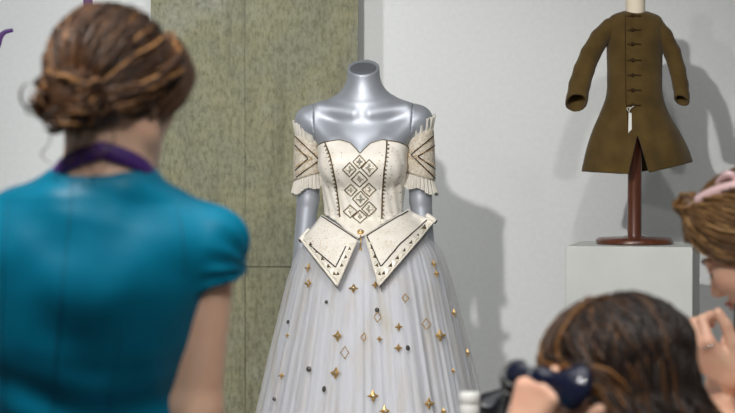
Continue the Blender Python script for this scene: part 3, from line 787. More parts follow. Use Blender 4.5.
def stool(x, y, h, label):
    t = thing('stool', (x, y, 0), label, 'stool')
    obj('seat', *lathe([(.15, h - .045), (.165, h - .04), (.17, h - .012), (.155, h), (.05, h + .001)], (x, y, 0), 40), M['leather'], t, sharp=50)
    for a in range(4):
        q = a * PI / 2 + PI / 4; d = A([math.cos(q), math.sin(q), 0])
        obj('leg', *tube([A([x, y, h - .04]) + d * .12, A([x, y, 0.0]) + d * .19], .012, 10), M['metal'], t)
    P = [A([x, y, .2]) + .162 * A([math.cos(q), math.sin(q), 0]) for q in np.linspace(0, 2 * PI, 32, endpoint=False)]
    obj('foot_ring', *tube(P, .008, 8, closed=True), M['metal'], t)
def seated_legs(b, pel, fwd, right, hip_z, knee_z, foot=(0, 0), thigh=.40):
    J = []
    for s in (-1, 1):
        h_ = A(pel) + right * s * .085; h_[2] = hip_z; k_ = h_ + fwd * thigh + right * s * .02; k_[2] = knee_z
        a_ = k_ + fwd * foot[0]; a_[2] = .085; t_ = a_ + fwd * .16; t_[2] = .03
        chain(b, [h_, k_, a_], [.082, .055, .038], .02); b.add(cone(a_ - fwd * .02 - A([0, 0, .045]), t_, .036, .026), .02); J.append((h_, k_, a_, t_))
    return J
def noise3(P, f, seed=0):
    a = P * f + seed; return (np.sin(a[:, 0] * 1.3 + 2 * np.sin(a[:, 1] * .9 + a[:, 2])) + np.sin(a[:, 2] * 1.7 + 2 * np.sin(a[:, 0] * 1.1)) + np.sin(a[:, 1] * 1.5 + 1.5 * np.sin(a[:, 2] * .8))) / 3

# ---------- the woman in teal, seen from behind
YL = 2.3; SL = F_PX / YL
p1 = thing('person', (-.40, YL + .06, 0), 'woman with auburn updo in teal satin cap-sleeve dress, seen from behind', 'person')
def wl(px, py, dy=0): return W(px, py, YL + dy)
Xc = wl(88, 200)[0]; Y1 = YL + .06
zl = lambda py: W(88, py, YL)[2]
tab1 = [(.58, Xc - .035, Y1 + .02, .165, .125), (.70, Xc - .03, Y1 + .02, .168, .125), (.86, Xc - .025, Y1 + .040, .126, .088), (.93, Xc - .02, Y1 + .036, .128, .088), (1.02, Xc - .01, Y1 + .018, .142, .102),
        (1.10, Xc, Y1, .150, .105), (1.16, Xc, Y1 - .005, .145, .085), (1.205, Xc, Y1 - .005, .10, .06)]
t1 = Blob().add(loft(tab1))
nk = A([Xc + .018, Y1 - .012, 1.225]); hd = A([wl(107, 80)[0], Y1 + .005, zl(92)])
for s in (-1, 1): t1.add(cone((Xc + s * .04, Y1 - .012, 1.192), (Xc + s * .148, Y1 - .005, 1.150), .050, .044), .035)
t1.add(cone((Xc + .01, Y1 - .01, 1.19), nk, .07, .056), .04)
b1 = Blob().add(t1)
R1 = basis((.38, .92, -.03), (0.02, 0, 1.0))
b1.add(cone(nk - A([0, 0, .02]), hd + R1 @ A([0, -.03, -.055]), .052, .050), .03)
L1 = head(b1, hd, R1, .93, .025)
sh = {s: A([Xc + s * .152, Y1 - .002, 1.148]) for s in (-1, 1)}
chain(b1, [sh[1], wl(195, 410, .08), wl(170, 540, .22)], [.041, .034, .024], .02)
chain(b1, [sh[-1], A([Xc - .22, Y1 + .07, .90]), A([Xc - .14, Y1 + .26, .76])], [.041, .034, .024], .02)
for s, wr in ((1, wl(170, 540, .22)), (-1, A([Xc - .14, Y1 + .26, .76]))):
    hand(b1, wr, (-.25 * s, 1, -.15), (0, .1, 1), (-s, 0, 0), [(.25, .3, .2)] * 4, .92)
J1 = seated_legs(b1, A([Xc - .035, Y1 + .02, .6]), A([0.0, 1, 0]), A([1.0, 0, 0]), .70, .66, (.02, 0))
V, Fs = nets(b1, (Xc - .36, Y1 - .2, -.01), (Xc + .34, Y1 + .72, 1.52), .007)
obj('body', V, Fs, M['skin'], p1)
def neck_cut(P): 
    return ell((Xc + .012, Y1 - .0, 1.300), (.090, .12, .074))(P)
def sleeve_of(s):
    a = sh[s]; e = wl(195, 410, .08) if s > 0 else A([Xc - .22, Y1 + .07, .90]); d = unit(e - a)
    b = Blob().add(cone(a + A([-s * .012, 0, .004]), a + d * .06 + A([s * .006, 0, 0]), .047, .048))
    b.add(cone(a + A([s * .018, 0, .006]), a + d * .03 + A([s * .012, 0, 0]), .038, .040), .02)
    def f(P):
        q = P - a; ang = np.arctan2(q[:, 1], q[:, 2] + .03); return b(P) + .0042 * np.sin(ang * 13 + q @ d * 20)
    o = Blob().add(f).clip(lambda P: (P - (a + d * .05)) @ unit(d + A([-s * .45, -.15, 0]) * -.55), .004)
    return o
dr1 = Blob().add(lambda P: t1(P) - .009 - .0032 * noise3(P, 30, 1.0) - .0045 * np.clip((1.0 - P[:, 2]) / .1, 0, 1) * np.sin(P[:, 2] * 90 + 3 * np.sin(P[:, 0] * 14)))
dr1.cut(neck_cut, .004)
for s in (-1, 1): dr1.add(sleeve_of(s), .010)
# skirt over the lap
for s in (-1, 1):
    h_, k_, a_, t_ = J1[0 if s < 0 else 1]; dr1.add(cone(h_, k_, .10, .075), .05)
V, Fs = nets(dr1, (Xc - .30, Y1 - .22, .52), (Xc + .30, Y1 + .56, 1.33), .006)
d1 = obj('dress', V, Fs, M['teal'], p1)
dbv = bvh_of(V, Fs)
for pts in ([(73, 178), (70, 215), (64, 270), (58, 330), (54, 380), (52, 420)], [(8, 200), (4, 260), (2, 330), (6, 420)], [(176, 205), (181, 225), (184, 250), (186, 274)], [(122, 330), (112, 380), (108, 420)]):
    P, N = onsurf(dbv, pts, .0004, 40)
    if len(P) > 5: obj('seam', *tube(P, .0006, 5), M['seam'], d1)
# lanyard
bb = Blob().add(b1)
ang = np.linspace(0, 2 * PI, 72, endpoint=False); ln = []
for rowz in (-.012, .0, .012):
    front = (np.sin(ang) + 1) / 2
    z = 1.276 + rowz - .020 * front - .018 * np.abs(np.cos(ang)) - .05 * front ** 2
    r = radial(bb, ang, z, (nk[0] + .004, nk[1] + .004), .02, .30) + .004
    r = np.minimum(r, .10); ln.append(np.stack([nk[0] + .004 + r * np.cos(ang), nk[1] + .004 + r * np.sin(ang), z], -1))
solidify(obj('lanyard', np.vstack(ln), grid_faces(72, 3, True), M['purple'], p1), .0022)
shoe_b = Blob()
for h_, k_, a_, t_ in J1: shoe_b.add(cone(a_ - A([0, .02, .045]), t_ + A([0, .01, 0]), .040, .030)).clip(lambda P: -P[:, 2] + .001)
# hair
def hair_dir(p): return unit(p)
def pinned_hair(c, R, sc, centre, rad, bun, starts, n, seed, wob=.004, tone=(.25, .75), r=(.0022, .0042), light=None, npts=14):
    """strands swept over the skull from the hairline to the bun"""
    g_ = np.random.default_rng(seed); paths, rr, tt = [], [], []
    centre = A(centre); rad = A(rad); bun = A(bun)
    db = unit((bun - centre) / rad)
    for i in range(n):
        s0 = starts(g_); d0 = unit((A(s0) - centre) / rad); w0 = math.acos(np.clip(d0.dot(db), -.999, .999)); lift = 1 + g_.normal(0, .018) ; p0 = g_.uniform(0, 6); P = []
        for t in np.linspace(0, 1, 9):
            d = (math.sin((1 - t) * w0) * d0 + math.sin(t * w0) * db) / math.sin(w0)
            q = centre + d * rad * (lift + .02 * math.sin(PI * t)) + g_.normal(0, wob, 3) * math.sin(PI * t) + wob * A([math.sin(p0 + 7 * t), math.cos(p0 + 6 * t), math.sin(2 * p0 + 5 * t)])
            q = q * (1 - max(0, t - .85) / .15 * .25) + bun * (max(0, t - .85) / .15 * .25)
            P.append(A(c) + R @ (q * sc))
        paths.append(P); rr.append(g_.uniform(*r)); tn = g_.uniform(*tone)
        if light is not None: tn += light(A(s0), g_)
        tt.append(tn)
    return paths, rr, tt
def hair_obj(cap, bounds, res, paths, rr, tt, m, parent, cap_tone=.22, npts=14, name='hair'):
    V0, F0 = nets(cap, bounds[0], bounds[1], res)
    tone0 = cap_tone + .08 * noise3(V0, 60)
    V1, F1, T1 = strands(paths, rr, tt, npts)
    return obj(name, np.vstack([V0, V1]), np.vstack([F0, F1 + len(V0)]), m, parent, tone=np.r_[tone0, T1])
def start1(g_):
    k = g_.random()
    if k < .45:   # front hairline, ear to ear over the forehead
        a = g_.uniform(-1.5, 1.5); return (math.sin(a) * .080, .045 + math.cos(a) * .045, .02 + math.cos(a) * .070 + g_.uniform(0, .01))
    if k < .75:   # sides
        s = g_.choice([-1, 1]); return (s * .080, g_.uniform(-.04, .05), g_.uniform(-.035, .05))
    if k < .9: return (g_.uniform(-.05, .05), g_.uniform(-.02, .06), .12)
    return (g_.uniform(-.05, .05), -.07, -.07)
cen1, rad1, bun1 = A((0, -.014, .032)), A((.078, .092, .085)), A((.004, -.104, -.012))
cap1 = Blob().add(ell(hd + R1 @ A(cen1), A(rad1) * .97, R1))
cap1.cut(lambda P: (lambda q: np.minimum(q[:, 1] - .052 - .5 * np.maximum(q[:, 2] - .05, 0), -q[:, 2] + .062 + .2 * 0))((P - hd) @ R1) * -1 * -1, .01)
cap1.add(ell(hd + R1 @ A([.0, -.07, -.025]), (.055, .04, .03), R1), .02)
cap1.add(ell(hd + R1 @ A(bun1), (.042, .03, .036), R1), .01)
cap1.add(ell(hd + R1 @ A([.042, .006, .002]), (.022, .036, .032), R1), .02)
cap1.add(ell(hd + R1 @ A([.008, .054, .056]), (.036, .020, .020), R1), .02)
pa, rr, tt = pinned_hair(hd, R1, 1.0, cen1, A(rad1) * 1.0, bun1, start1, 1500, 11, .0025, (.05, .65), (.0010, .0024), lambda s, g_: .4 if g_.random() < .16 else 0)
g_ = np.random.default_rng(5)
# swept twist from the temple round to the bun and front lift
for k in range(150):
    o_ = g_.normal(0, .006, 3)
    P = [hd + R1 @ (A(q) * .88 + o_ * A([1, 1, 1]) + .006 * A([math.cos(k + 2.2 * i), 0, math.sin(k + 2.2 * i)])) for i, q in enumerate([(.052, .075, .088), (.078, .045, .062), (.090, .005, .040), (.086, -.045, .015), (.062, -.085, -.010), (.03, -.112, -.025)])]
    pa.append(P); rr.append(.0021); tt.append(g_.uniform(.5, 1.0) if k % 3 else .2)
for k in range(260):
    o_ = g_.normal(0, .008, 3)
    P = [hd + R1 @ (A(q) * .84 + o_) for q in [(.03, .085, .090), (.045, .108, .070), (.060, .106, .048), (.074, .080, .030), (.084, .045, .008), (.078, -.01, -.028)]]
    pa.append(P); rr.append(.0021); tt.append(g_.uniform(.1, .8))
# bun: looped curls
for k in range(340):
    a0 = g_.uniform(0, 2 * PI); c0 = A(bun1) + A([math.cos(a0) * .046 - .006, -.016 + g_.normal(0, .008), math.sin(a0) * .036 - .006]) * g_.uniform(.35, .95)
    r0 = g_.uniform(.009, .017); ax = unit(g_.normal(0, 1, 3) * A([1, .5, 1])); e1, e2 = perp(ax); tw = g_.uniform(3.2, 5.6)
    P = [hd + R1 @ (c0 + r0 * (e1 * math.cos(a0 + t) + e2 * math.sin(a0 + t)) + ax * .01 * (t / tw - .5)) for t in np.linspace(0, tw, 10)]
    tn = g_.uniform(.1, .55) if k % 3 else g_.uniform(.7, 1.0)
    pa.append(P); rr.append(g_.uniform(.0012, .0024)); tt.append(tn)
for k in range(5):   # loose wisps at the nape
    x0 = g_.uniform(-.045, .06); P = [hd + R1 @ A([x0 + g_.normal(0, .006) * i * .5, -.085 - .004 * i + g_.normal(0, .004), -.045 - .014 * i]) for i in range(5)]
    pa.append(P); rr.append(.0009); tt.append(.45)
hair_obj(cap1, (hd - .16, hd + .17), .005, pa, rr, tt, M['hair1'], p1, .3)
for h_, k_, a_, t_ in J1:
    sb = Blob().add(cone(a_ - A([0, .02, .045]), t_ + A([0, .01, .004]), .043, .034)).clip(lambda P: -P[:, 2] + .002).cut(cone(a_ - A([0, .0, .0]), a_ + A([0, .02, .10]), .034, .05), .004)
    obj('shoe', *nets(sb, a_ - A([.08, .12, .12]), t_ + A([.08, .1, .1]), .007), M['leather'], p1)
stool(Xc - .035, Y1 + .03, .585, 'round black stool under the woman in the teal dress')

# ---------- desk with telephones
ZD = .77
dk = thing('desk', (.42, 2.98, 0), 'pale desk in front of the two seated women, carrying the telephones', 'desk')
o = obj('desk_top', *box(.06, .74, 2.64, 3.32, ZD - .03, ZD), M['desk'], dk, False); bevel(o, .004)
for x in (.09, .71):
    for y in (2.67, 3.29): obj('leg', *box(x - .02, x + .02, y - .02, y + .02, 0, ZD - .03), M['metal'], dk, False)
def handset_mesh(p_ear, p_mouth, face, bulge=1.0):
    """telephone handset: two cups joined by a curved grip; face = the way both cups look"""
    p0, p1_ = A(p_ear, float), A(p_mouth, float); ax = unit(p1_ - p0); f = unit(A(face, float) - ax * np.dot(face, ax))
    b = Blob().add(ell(p0, (.031 * bulge, .031 * bulge, .019), np.stack([ax, np.cross(f, ax), f], 1)))
    b.add(ell(p1_, (.027, .027, .017), np.stack([ax, np.cross(f, ax), f], 1)), .01)
    m_ = (p0 + p1_) / 2 - f * .026
    for a, b_ in ((p0 - f * .008, p0 * .72 + p1_ * .28 - f * .024), (p0 * .72 + p1_ * .28 - f * .024, p0 * .28 + p1_ * .72 - f * .024), (p0 * .28 + p1_ * .72 - f * .024, p1_ - f * .008)):
        b.add(cone(a, b_, .0145, .0145), .012)
    return nets(b, np.minimum(p0, p1_) - .06, np.maximum(p0, p1_) + .06, .0035)
# desk telephone with its handset lying on the cradle
YT = 2.80; tp = W(497, 408, YT)
ph_ = thing('desk_telephone', (tp[0] + .02, YT, ZD), 'black desk telephone beside the small white-capped bottle', 'telephone')
bx, by = tp[0] + .035, YT
V, Fs = join([([(bx - .075, by - .09, ZD), (bx + .075, by - .09, ZD), (bx + .075, by + .09, ZD), (bx - .075, by + .09, ZD), (bx - .066, by - .082, ZD + .03), (bx + .066, by - .082, ZD + .03), (bx + .066, by + .082, ZD + .078), (bx - .066, by + .082, ZD + .078)],
               [(3, 2, 1, 0), (4, 5, 6, 7), (0, 1, 5, 4), (1, 2, 6, 5), (2, 3, 7, 6), (3, 0, 4, 7)])])
o = obj('housing', V, Fs, M['black_plastic'], ph_, False); bevel(o, .008, 3)
q = [box(bx + .0 + i * .02 - .008, bx + i * .02 + .008, by - .06 + j * .022, by - .044 + j * .022, ZD + .034 + j * .0065, ZD + .041 + j * .0065) for i in range(3) for j in range(4)]
obj('keypad', *join(q), M['white_plastic'], ph_, False)
for x_ in (-.06, .03): obj('cradle_post', *box(bx + x_, bx + x_ + .02, by + .03, by + .08, ZD + .055, ZD + .092), M['black_plastic'], ph_, False)
e0 = W(488, 407, YT + .02); e1 = e0 + A([.155, .03, -.004]); obj('handset', *handset_mesh(e0, e1, (0, .0, -1)), M['black_plastic'], ph_)
# white-capped bottle
bp_ = W(469.5, 392.5, 2.72); zb = bp_[2]
bt = thing('bottle', (bp_[0], 2.72, ZD), 'small bottle with white ridged cap left of the black desk telephone', 'bottle')
obj('bottle_body', *lathe([(.020, ZD + .0), (.0225, ZD + .004), (.0225, zb - .052), (.017, zb - .040), (.0135, zb - .034), (.0135, zb - .022)], (bp_[0], 2.72, 0), 32), M['white_plastic'], bt, sharp=60)
prof = [(.0150, zb - .034), (.0158, zb - .031), (.0158, zb - .020), (.0148, zb - .0185), (.0148, zb - .017), (.0164, zb - .0155), (.0164, zb - .003), (.0145, zb), (.004, zb + .0002)]
obj('cap', *lathe(prof, (bp_[0], 2.72, 0), 40), M['white_plastic'], bt, sharp=50)

# ---------- dark-haired woman holding a handset
Y2 = 2.4
p2 = thing('person', (.46, 2.12, 0), 'woman with long wavy dark brown hair holding a handset to her ear', 'person')
hd2 = W(618, 388, Y2 + .03); R2 = basis((-.78, .60, -.22), (-.12, .10, 1.0))
fw2 = unit(A([-.5, .86, 0])); rt2 = A([fw2[1], -fw2[0], 0])
pel2 = A([.46, 2.12, .52]); nk2 = hd2 + A([.035, -.075, -.135])
b2 = Blob().add(cone(pel2 - rt2 * .07, pel2 + rt2 * .07, .12, .12))
chest2 = A([.43, 2.24, .70])
b2.add(cone(pel2 + A([0, 0, .04]) - rt2 * .05, chest2 - rt2 * .06, .095, .10), .05); b2.add(cone(pel2 + A([0, 0, .04]) + rt2 * .05, chest2 + rt2 * .06, .095, .10), .05)
s2 = {s: nk2 + rt2 * s * .165 + A([0, 0, -.035]) for s in (-1, 1)}
b2.add(cone(s2[-1], s2[1], .05, .05), .05); b2.add(cone(nk2 - A([0, 0, .05]), chest2, .07, .11), .05)
torso2 = Blob(); torso2.ops = list(b2.ops)
b2.add(cone(nk2 - A([0, 0, .03]), hd2 + R2 @ A([0, -.03, -.05]), .054, .050), .03)
L2 = head(b2, hd2, R2, .98, .025)
ear2 = W(574, 388, 2.32); mou2 = W(515, 377, 2.47)
hax = unit(mou2 - ear2)
wr2 = W(515, 444, 2.36)
elb2 = A([.13, 2.47, .66])
chain(b2, [s2[-1], elb2, wr2], [.044, .036, .026], .02)
hand(b2, wr2, W(540, 389, 2.345) - wr2, (-.62, -.75, .12), (.7, -.6, .1), [(.95, 1.05, .6), (1.0, 1.1, .6), (1.05, 1.1, .6), (1.1, 1.1, .6)], .98, (.05, .15))
wr2r = A([.40, 2.40, .60]); chain(b2, [s2[1], A([.60, 2.36, .58]), wr2r], [.044, .036, .026], .02)
hand(b2, wr2r, fw2 * .8 + A([-.3, 0, -.1]), (0, 0, 1), (-1, 0, 0), [(.2, .3, .2)] * 4, .95)
J2 = seated_legs(b2, pel2, fw2, rt2, .53, .52, (.0, 0))
V, Fs = nets(b2, (-.02, 1.92, -.01), (.74, 2.86, 1.16), .0055)
obj('body', V, Fs, M['skin2'], p2)
V, Fs = nets(Blob().add(lambda P: torso2(P) - .010 - .002 * noise3(P, 28)).add(cone(s2[-1], s2[-1] * .5 + elb2 * .5, .054, .048), .02).add(cone(s2[1], A([.56, 2.39, .68]), .054, .048), .02).cut(ell(nk2 + A([0, 0, .02]), (.075, .085, .05)), .004),
             (.08, 1.95, .38), (.76, 2.62, 1.0), .008)
obj('top', V, Fs, M['dark_top'], p2)
lg = Blob()
for h_, k_, a_, t_ in J2: lg.add(cone(h_, k_, .092, .066), .02); lg.add(cone(k_, a_, .066, .055), .02)
lg.add(cone(pel2 - rt2 * .07 - A([0, 0, .02]), pel2 + rt2 * .07 - A([0, 0, .02]), .125, .125), .03).clip(lambda P: P[:, 2] - .56)
V, Fs = nets(lg, (-.02, 1.92, .03), (.74, 2.80, .66), .009); obj('trousers', V, Fs, M['trousers'], p2)
for h_, k_, a_, t_ in J2:
    sb = Blob().add(cone(a_ - A([0, 0, .045]), t_ + fw2 * .01, .043, .034)).clip(lambda P: -P[:, 2] + .002)
    obj('shoe', *nets(sb, np.minimum(a_, t_) - .1, np.maximum(a_, t_) + .1, .008), M['leather'], p2)
stool(.46, 2.10, .40, 'round black stool under the dark-haired woman with the handset')
# hair: loose waves from a parting, over the shoulders
g_ = np.random.default_rng(21); pa, rr, tt = [], [], []
cen2, rad2 = A([0, -.014, .036]), A([.079, .096, .088])
for k in range(1500):
    yp = g_.uniform(-.075, .075); side = g_.choice([-1, 1]); d0 = unit(A([side * .04 + .05, yp / .11 * .95, 1.0 - abs(yp) * 3.0]))
    face = g_.random()
    az = g_.uniform(-1.95, 1.95) if yp < 0 else g_.uniform(.35, 1.5) * side
    # end of the scalp run: azimuth measured from the back of the head
    azb = (PI - abs(g_.normal(1.15 - yp * 6.5, .45))) * side if yp > -.03 else g_.uniform(-PI, PI) * .0 + PI + g_.normal(0, .8)
    azb = float(np.clip(abs(azb), 1.75 if side < 0 else .95, PI)) * side
    d1_ = unit(A([math.sin(azb) * 1.0, math.cos(azb), -.30]))
    lift = 1 + abs(g_.normal(0, .035)); w0 = math.acos(np.clip(d0.dot(d1_), -.99, .99)); P = []
    p0 = g_.uniform(0, 2 * PI); wl_ = g_.uniform(.05, .075)
    for t in np.linspace(0, 1, 7):
        d = (math.sin((1 - t) * w0) * d0 + math.sin(t * w0) * d1_) / math.sin(w0)
        P.append(hd2 + R2 @ (cen2 + d * rad2 * (lift + .05 * math.sin(PI * t * .8)) + .006 * A([math.sin(p0 + 9 * t), math.cos(p0 + 8 * t), 0])))
    dd = unit((P[-1] - P[-2]) + A([0, 0, -.03])); out = unit(A([*(P[-1] - hd2)[:2], 0])); L_ = g_.uniform(.14, .30)
    for i in range(1, 9):
        t = i / 8; q = P[6] + A([0, 0, -L_ * t]) + out * (.022 * math.sin(min(1, t * 1.3) * PI / 2)) + A([.075 * t * t, -.055 * t * t, 0]) * (1 if k % 4 else .6)
        wv = .016 * min(1, t * 2); q = q + wv * (out * math.sin(p0 + 2 * PI * L_ * t / wl_) + np.cross(out, A([0, 0, 1])) * math.cos(p0 + 2 * PI * L_ * t / wl_)) + g_.normal(0, .0015, 3)
        P.append(q)
    pa.append(P); rr.append(g_.uniform(.0014, .0032))
    lightness = g_.uniform(.0, .36) + (.42 if yp > .015 and g_.random() < .5 else 0) + (.25 if g_.random() < .07 else 0)
    tt.append(lightness)
cap2 = Blob().add(ell(hd2 + R2 @ cen2, rad2 * .98, R2))
cap2.cut(lambda P: (lambda q: np.maximum(q[:, 2] - .062, -(q[:, 1] - .03 - .3 * np.maximum(q[:, 2], -.05))))((P - hd2) @ R2), .01)
cap2.add(ell(hd2 + R2 @ A([.0, -.060, -.07]), (.068, .035, .09), R2), .03)
cap2.add(cone(hd2 + A([.015, -.025, -.06]), hd2 + A([.055, -.045, -.2]), .050, .050), .03)
cap2.add(ell(hd2 + R2 @ A([-.038, .045, .060]), (.030, .036, .028), R2), .03)
# swept fringe on the side of the face
for k in range(420):
    o_ = g_.normal(0, .006, 3); f_ = g_.uniform(-.1, 1.1)
    li_ = g_.uniform(1.05, 1.36); P = []
    for i_, q in enumerate([(.0, .040, .120), (-.045, .085, .105), (-.078, .098, .072), (-.092, .088, .046), (-.094, .050, .034), (-.094, .01, .026), (-.092, -.03, -.02), (-.088, -.06, -.10)]):
        q = A(q) * A([.92, .95, .95]) + o_ + A([.02, -.075, -.006]) * (1 - i_ / 9) * f_
        if i_ < 6: e_ = (q - cen2) / rad2; q = cen2 + e_ / np.linalg.norm(e_) * rad2 * (1.04 + (li_ - 1.04) * min(1, i_ / 2.5))
        P.append(hd2 + R2 @ q)
    pa.append(P); rr.append(.0022); tt.append(g_.uniform(.5, 1.0) if k % 5 > 1 else g_.uniform(.05, .4))
hair_obj(cap2, (hd2 - .24, hd2 + .2), .006, pa, rr, tt, M['hair2'], p2, .2, 16)
hs = thing('telephone_handset', ear2, 'glossy navy telephone handset pressed to the ear of the dark-haired woman', 'telephone handset')
fc = unit(hd2 + R2 @ A([-.07, 0, -.01]) - ear2)
obj('handset_shell', *handset_mesh(ear2, mou2, fc, 1.12), M['navy_plastic'], hs)
n_ = unit(fc - hax * fc.dot(hax))
for p_ in (ear2, mou2): obj('speaker_grille', *lathe([(.016, .0), (.015, .002), (.004, .0025)], p_ + n_ * .017, 24, n_), M['black_plastic'], hs)
cp = [mou2 + hax * .026]
for t in np.linspace(.1, 1, 120): cp.append(mou2 + hax * .03 + (A([.225, 2.67, ZD + .008]) - mou2) * t + A([0, 0, -.10 * math.sin(PI * t)]) * 0 + .006 * A([math.cos(t * 130), math.sin(t * 130), 0]))
obj('coiled_cord', *tube(cp, .0018, 6), M['black_plastic'], hs)

# ---------- woman at the right edge, bowed over her phone
Y3 = 3.0
p3 = thing('person', (.98, 3.02, 0), 'woman with light brown topknot and pink hair clip, looking down at right edge', 'person')
hd3 = W(757, 248, Y3); R3 = basis((-.70, .46, -.52), (-.42, .25, .86))
pel3 = A([.98, 3.02, .56]); fw3 = A([-1.0, 0, 0]); rt3 = A([0, 1.0, 0])
nk3 = hd3 + A([.085, -.02, -.135]); ch3 = A([.84, 3.01, .86])
b3 = Blob().add(cone(pel3 - rt3 * .07, pel3 + rt3 * .07, .12, .12))
for s in (-1, 1): b3.add(cone(pel3 + A([-.01, 0, .06]) + rt3 * .05 * s, ch3 + rt3 * .06 * s, .09, .09), .05)
s3 = {s: nk3 + rt3 * s * .165 + A([.015, 0, -.05]) for s in (-1, 1)}
b3.add(cone(s3[-1], s3[1], .048, .048), .05).add(cone(nk3 - A([0, 0, .05]), ch3, .07, .10), .05)
torso3 = Blob(); torso3.ops = list(b3.ops)
b3.add(cone(nk3 - A([0, 0, .03]), hd3 + R3 @ A([0, -.035, -.05]), .052, .048), .03)
L3 = head(b3, hd3, R3, .96, .025)
# near (left) hand upright, far (right) hand a loose fist with the ring
w3 = {-1: W(718, 398, 2.97), 1: W(735, 378, 2.90)}
e3 = {-1: W(697, 452, 2.90), 1: W(733, 446, 3.06)}
e3[-1] = A([.585, 2.80, 0]); e3[-1][2] = ZD + .036; e3[1][2] = ZD + .036
for s in (-1, 1): chain(b3, [s3[s], e3[s], w3[s]], [.042, .034, .0235], .02)
hand(b3, w3[-1], W(728, 345, 2.975) - w3[-1], (-.35, -.9, .1), (1, -.1, 0), [(.12, .3, .2), (.2, .35, .25), (.9, 1.1, .7), (1.0, 1.1, .7)], .92, (.3, .3))
hand(b3, w3[1], W(700, 352, 2.885) - w3[1], (-.66, -.70, -.1), (.5, -.3, .8), [(1.0, 1.15, .6), (1.05, 1.2, .6), (1.1, 1.2, .6), (1.1, 1.2, .6)], .95, (.3, .3))
J3 = seated_legs(b3, pel3, fw3, rt3, .56, .55, (.0, 0), .36)
V, Fs = nets(b3, (.44, 2.68, -.01), (1.16, 3.36, 1.30), .005)
obj('body', V, Fs, M['skin2'], p3)
V, Fs = nets(Blob().add(lambda P: torso3(P) - .010 - .002 * noise3(P, 28)).add(cone(s3[-1], s3[-1] * .45 + e3[-1] * .55, .052, .052), .02).add(cone(s3[1], s3[1] * .45 + e3[1] * .55, .052, .052), .02).cut(ell(nk3 + A([-.02, 0, .03]), (.08, .07, .05)), .004),
             (.54, 2.74, .42), (1.18, 3.30, 1.2), .008)
sh3 = obj('shirt', V, Fs, M['shirt'], p3); shb = bvh_of(V, Fs); q = []
for k_ in rng.integers(0, len(Fs), 130):
    a0, a1, a2 = A(V)[Fs[k_][0]], A(V)[Fs[k_][1]], A(V)[Fs[k_][2]]; n_ = unit(np.cross(a1 - a0, a2 - a0)); h_ = (a0 + n_ * .0012, n_)
    c, n = h_; x, y = frame_at(n); a = random.uniform(0, PI); d = x * math.cos(a) + y * math.sin(a)
    q.append(tube([c - d * .006, c + d * .006], .0022, 5, nrm=n, flat=.4))
if q: o = obj('printed_marks', *join(q), M['ink'], sh3); o['kind'] = 'stuff'
lg = Blob()
for h_, k_, a_, t_ in J3: lg.add(cone(h_, k_, .09, .064), .02); lg.add(cone(k_, a_, .064, .054), .02)
lg.add(cone(pel3 - rt3 * .07 - A([0, 0, .02]), pel3 + rt3 * .07 - A([0, 0, .02]), .125, .125), .03).clip(lambda P: P[:, 2] - .60)
V, Fs = nets(lg, (.46, 2.76, .03), (1.16, 3.30, .68), .009); obj('trousers', V, Fs, M['trousers'], p3)
for h_, k_, a_, t_ in J3:
    sb = Blob().add(cone(a_ - A([0, 0, .045]), t_ + fw3 * .01, .043, .034)).clip(lambda P: -P[:, 2] + .002)
    obj('shoe', *nets(sb, np.minimum(a_, t_) - .1, np.maximum(a_, t_) + .1, .008), M['leather'], p3)
stool(1.0, 3.02, .44, 'round black stool under the woman with the pink hair clip')
for s in (-1, 1):   # brows and lashes
    P = [L3(s * x, y, z) for x, y, z in ((.013, .094, .021), (.024, .0935, .026), (.036, .087, .027), (.047, .077, .023))]
    obj('eyebrow', *tube(smooth_path(P, 12), [.0015] + [.0032] * 9 + [.002, .001], 6), M['hair3'], p3)
    P = [L3(s * x, y, z) for x, y, z in ((.019, .084, -.002), (.026, .0905, -.005), (.034, .0905, -.005), (.043, .083, -.002))]
    obj('eyelashes', *tube(smooth_path(P, 12), .0017, 6), M['lash'], p3)
obj('lips', *join([tube(smooth_path([L3(-.021, .087, -.062), L3(-.008, .1005, -.058), L3(0, .1005, -.0595), L3(.008, .1005, -.058), L3(.021, .087, -.062)], 16), np.r_[.001, np.full(14, .0035), .001], 8),
                   tube(smooth_path([L3(-.019, .087, -.064), L3(0, .099, -.069), L3(.019, .087, -.064)], 16), np.r_[.001, np.full(14, .004), .001], 8)]), M['lip'], p3)
cen3, rad3, bun3 = A([0, -.008, .040]), A([.086, .112, .097]), A([-.02, .062, .122])
def start3(g_):
    k = g_.random()
    if k < .42: a = g_.uniform(-1.5, 1.5); return (math.sin(a) * .078, .040 + math.cos(a) * .042, .010 + math.cos(a) * .062)
    if k < .7: s = g_.choice([-1, 1]); return (s * .084, g_.uniform(-.06, .04), g_.uniform(-.04, .02))
    a = g_.uniform(-1.2, 1.2); return (math.sin(a) * .07, -.05 - math.cos(a) * .06, g_.uniform(-.075, -.02))
cap3 = Blob().add(ell(hd3 + R3 @ cen3, rad3 * .97, R3))
cap3.cut(lambda P: (lambda q: np.maximum(q[:, 2] - .066, -(q[:, 1] - .035 - .2 * np.maximum(q[:, 2], -.05))))((P - hd3) @ R3), .01)
cap3.add(ell(hd3 + R3 @ bun3, (.024, .024, .022), R3), .01)
pa, rr, tt = pinned_hair(hd3, R3, 1.0, cen3, rad3, bun3, start3, 1100, 31, .0024, (.1, .75), (.0011, .0024), lambda s, g_: .35 if g_.random() < .2 else 0)
g_ = np.random.default_rng(8)
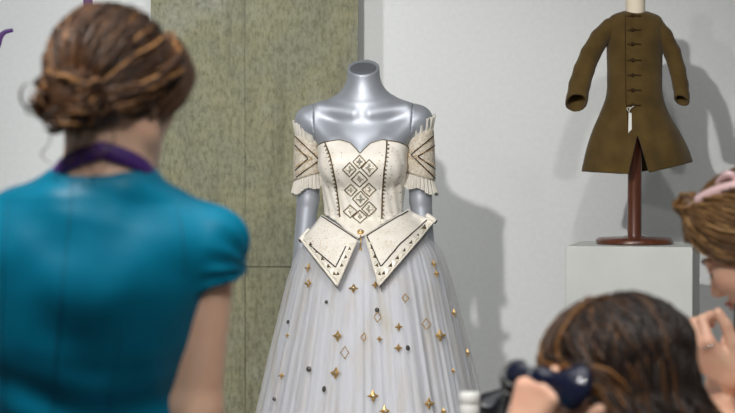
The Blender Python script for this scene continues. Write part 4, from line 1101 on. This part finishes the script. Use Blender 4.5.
for k in range(50):
    a0 = g_.uniform(0, 2 * PI); ax = unit(A([g_.normal(0, .5), g_.normal(0, .5), 1])); e1_, e2_ = perp(ax); r0 = g_.uniform(.012, .024); tw = g_.uniform(2.5, 5)
    P = [hd3 + R3 @ (bun3 + A([0, 0, g_.normal(0, .0005)]) + ax * g_.uniform(-.001, .001) + A([0, 0, .012 * math.sin(a0)]) + r0 * (e1_ * math.cos(a0 + t) + e2_ * math.sin(a0 + t))) for t in np.linspace(0, tw, 10)]
    pa.append(P); rr.append(.004); tt.append(g_.uniform(.15, .9))
hair_obj(cap3, (hd3 - .17, hd3 + .18), .005, pa, rr, tt, M['hair3'], p3, .3)
# pink clip gripping the hair behind the topknot
cl = [hd3 + R3 @ A(q) for q in [(-.046, .036, .116), (-.054, .002, .112), (-.058, -.032, .103), (-.056, -.06, .088), (-.05, -.085, .066)]]
o = obj('hair_clip', *tube(smooth_path(cl, 24), np.r_[.008, np.linspace(.0115, .013, 22), .008], 12), M['pink'], p3)
lp = [cl[1] + A([.010, 0, .008]), cl[1] + A([.014, 0, .022]), cl[2] + A([-.004, 0, .024]), cl[2] + A([.010, 0, .018]), cl[2] + A([.008, 0, .004])]
obj('clip_handle', *tube(smooth_path(lp, 20), .0065, 10), M['pink'], o)
# ring
rp = w3[1] + (W(700, 352, 2.885) - w3[1]) * .93
# the phone in her hands
pc = W(741, 322, 2.955)
fn = thing('mobile_phone', pc, 'dark phone held upright by the woman with the pink hair clip', 'phone')
V, Fs = box(pc[0] - .012, pc[0] + .058, pc[1] - .004, pc[1] + .004, pc[2] - .06, pc[2] + .032)
V = rotz(V, math.radians(-35), pc); o = obj('phone_body', V, Fs, M['black_plastic'], fn, False); bevel(o, .003, 3)
V, Fs = box(pc[0] - .009, pc[0] + .055, pc[1] + .0041, pc[1] + .0047, pc[2] - .056, pc[2] + .028)
obj('screen', rotz(V, math.radians(-35), pc), Fs, M['navy_plastic'], fn, False)
a_ = hit(bvh_of(*nets(b3, (.52, 2.85, .85), (.72, 3.10, 1.08), .004)), 707, 347, .0)
if a_ is not None:
    c, n = a_; ax = unit(A([.35, 0, -1.0])); ax = unit(ax - n * ax.dot(n)); e2_ = np.cross(ax, n); c = c - n * .0085
    P = [c + .0105 * (n * math.cos(t) + e2_ * math.sin(t)) for t in np.linspace(0, 2 * PI, 28, endpoint=False)]
    obj('ring', *tube(P, .0017, 6, closed=True), M['ring'], p3)
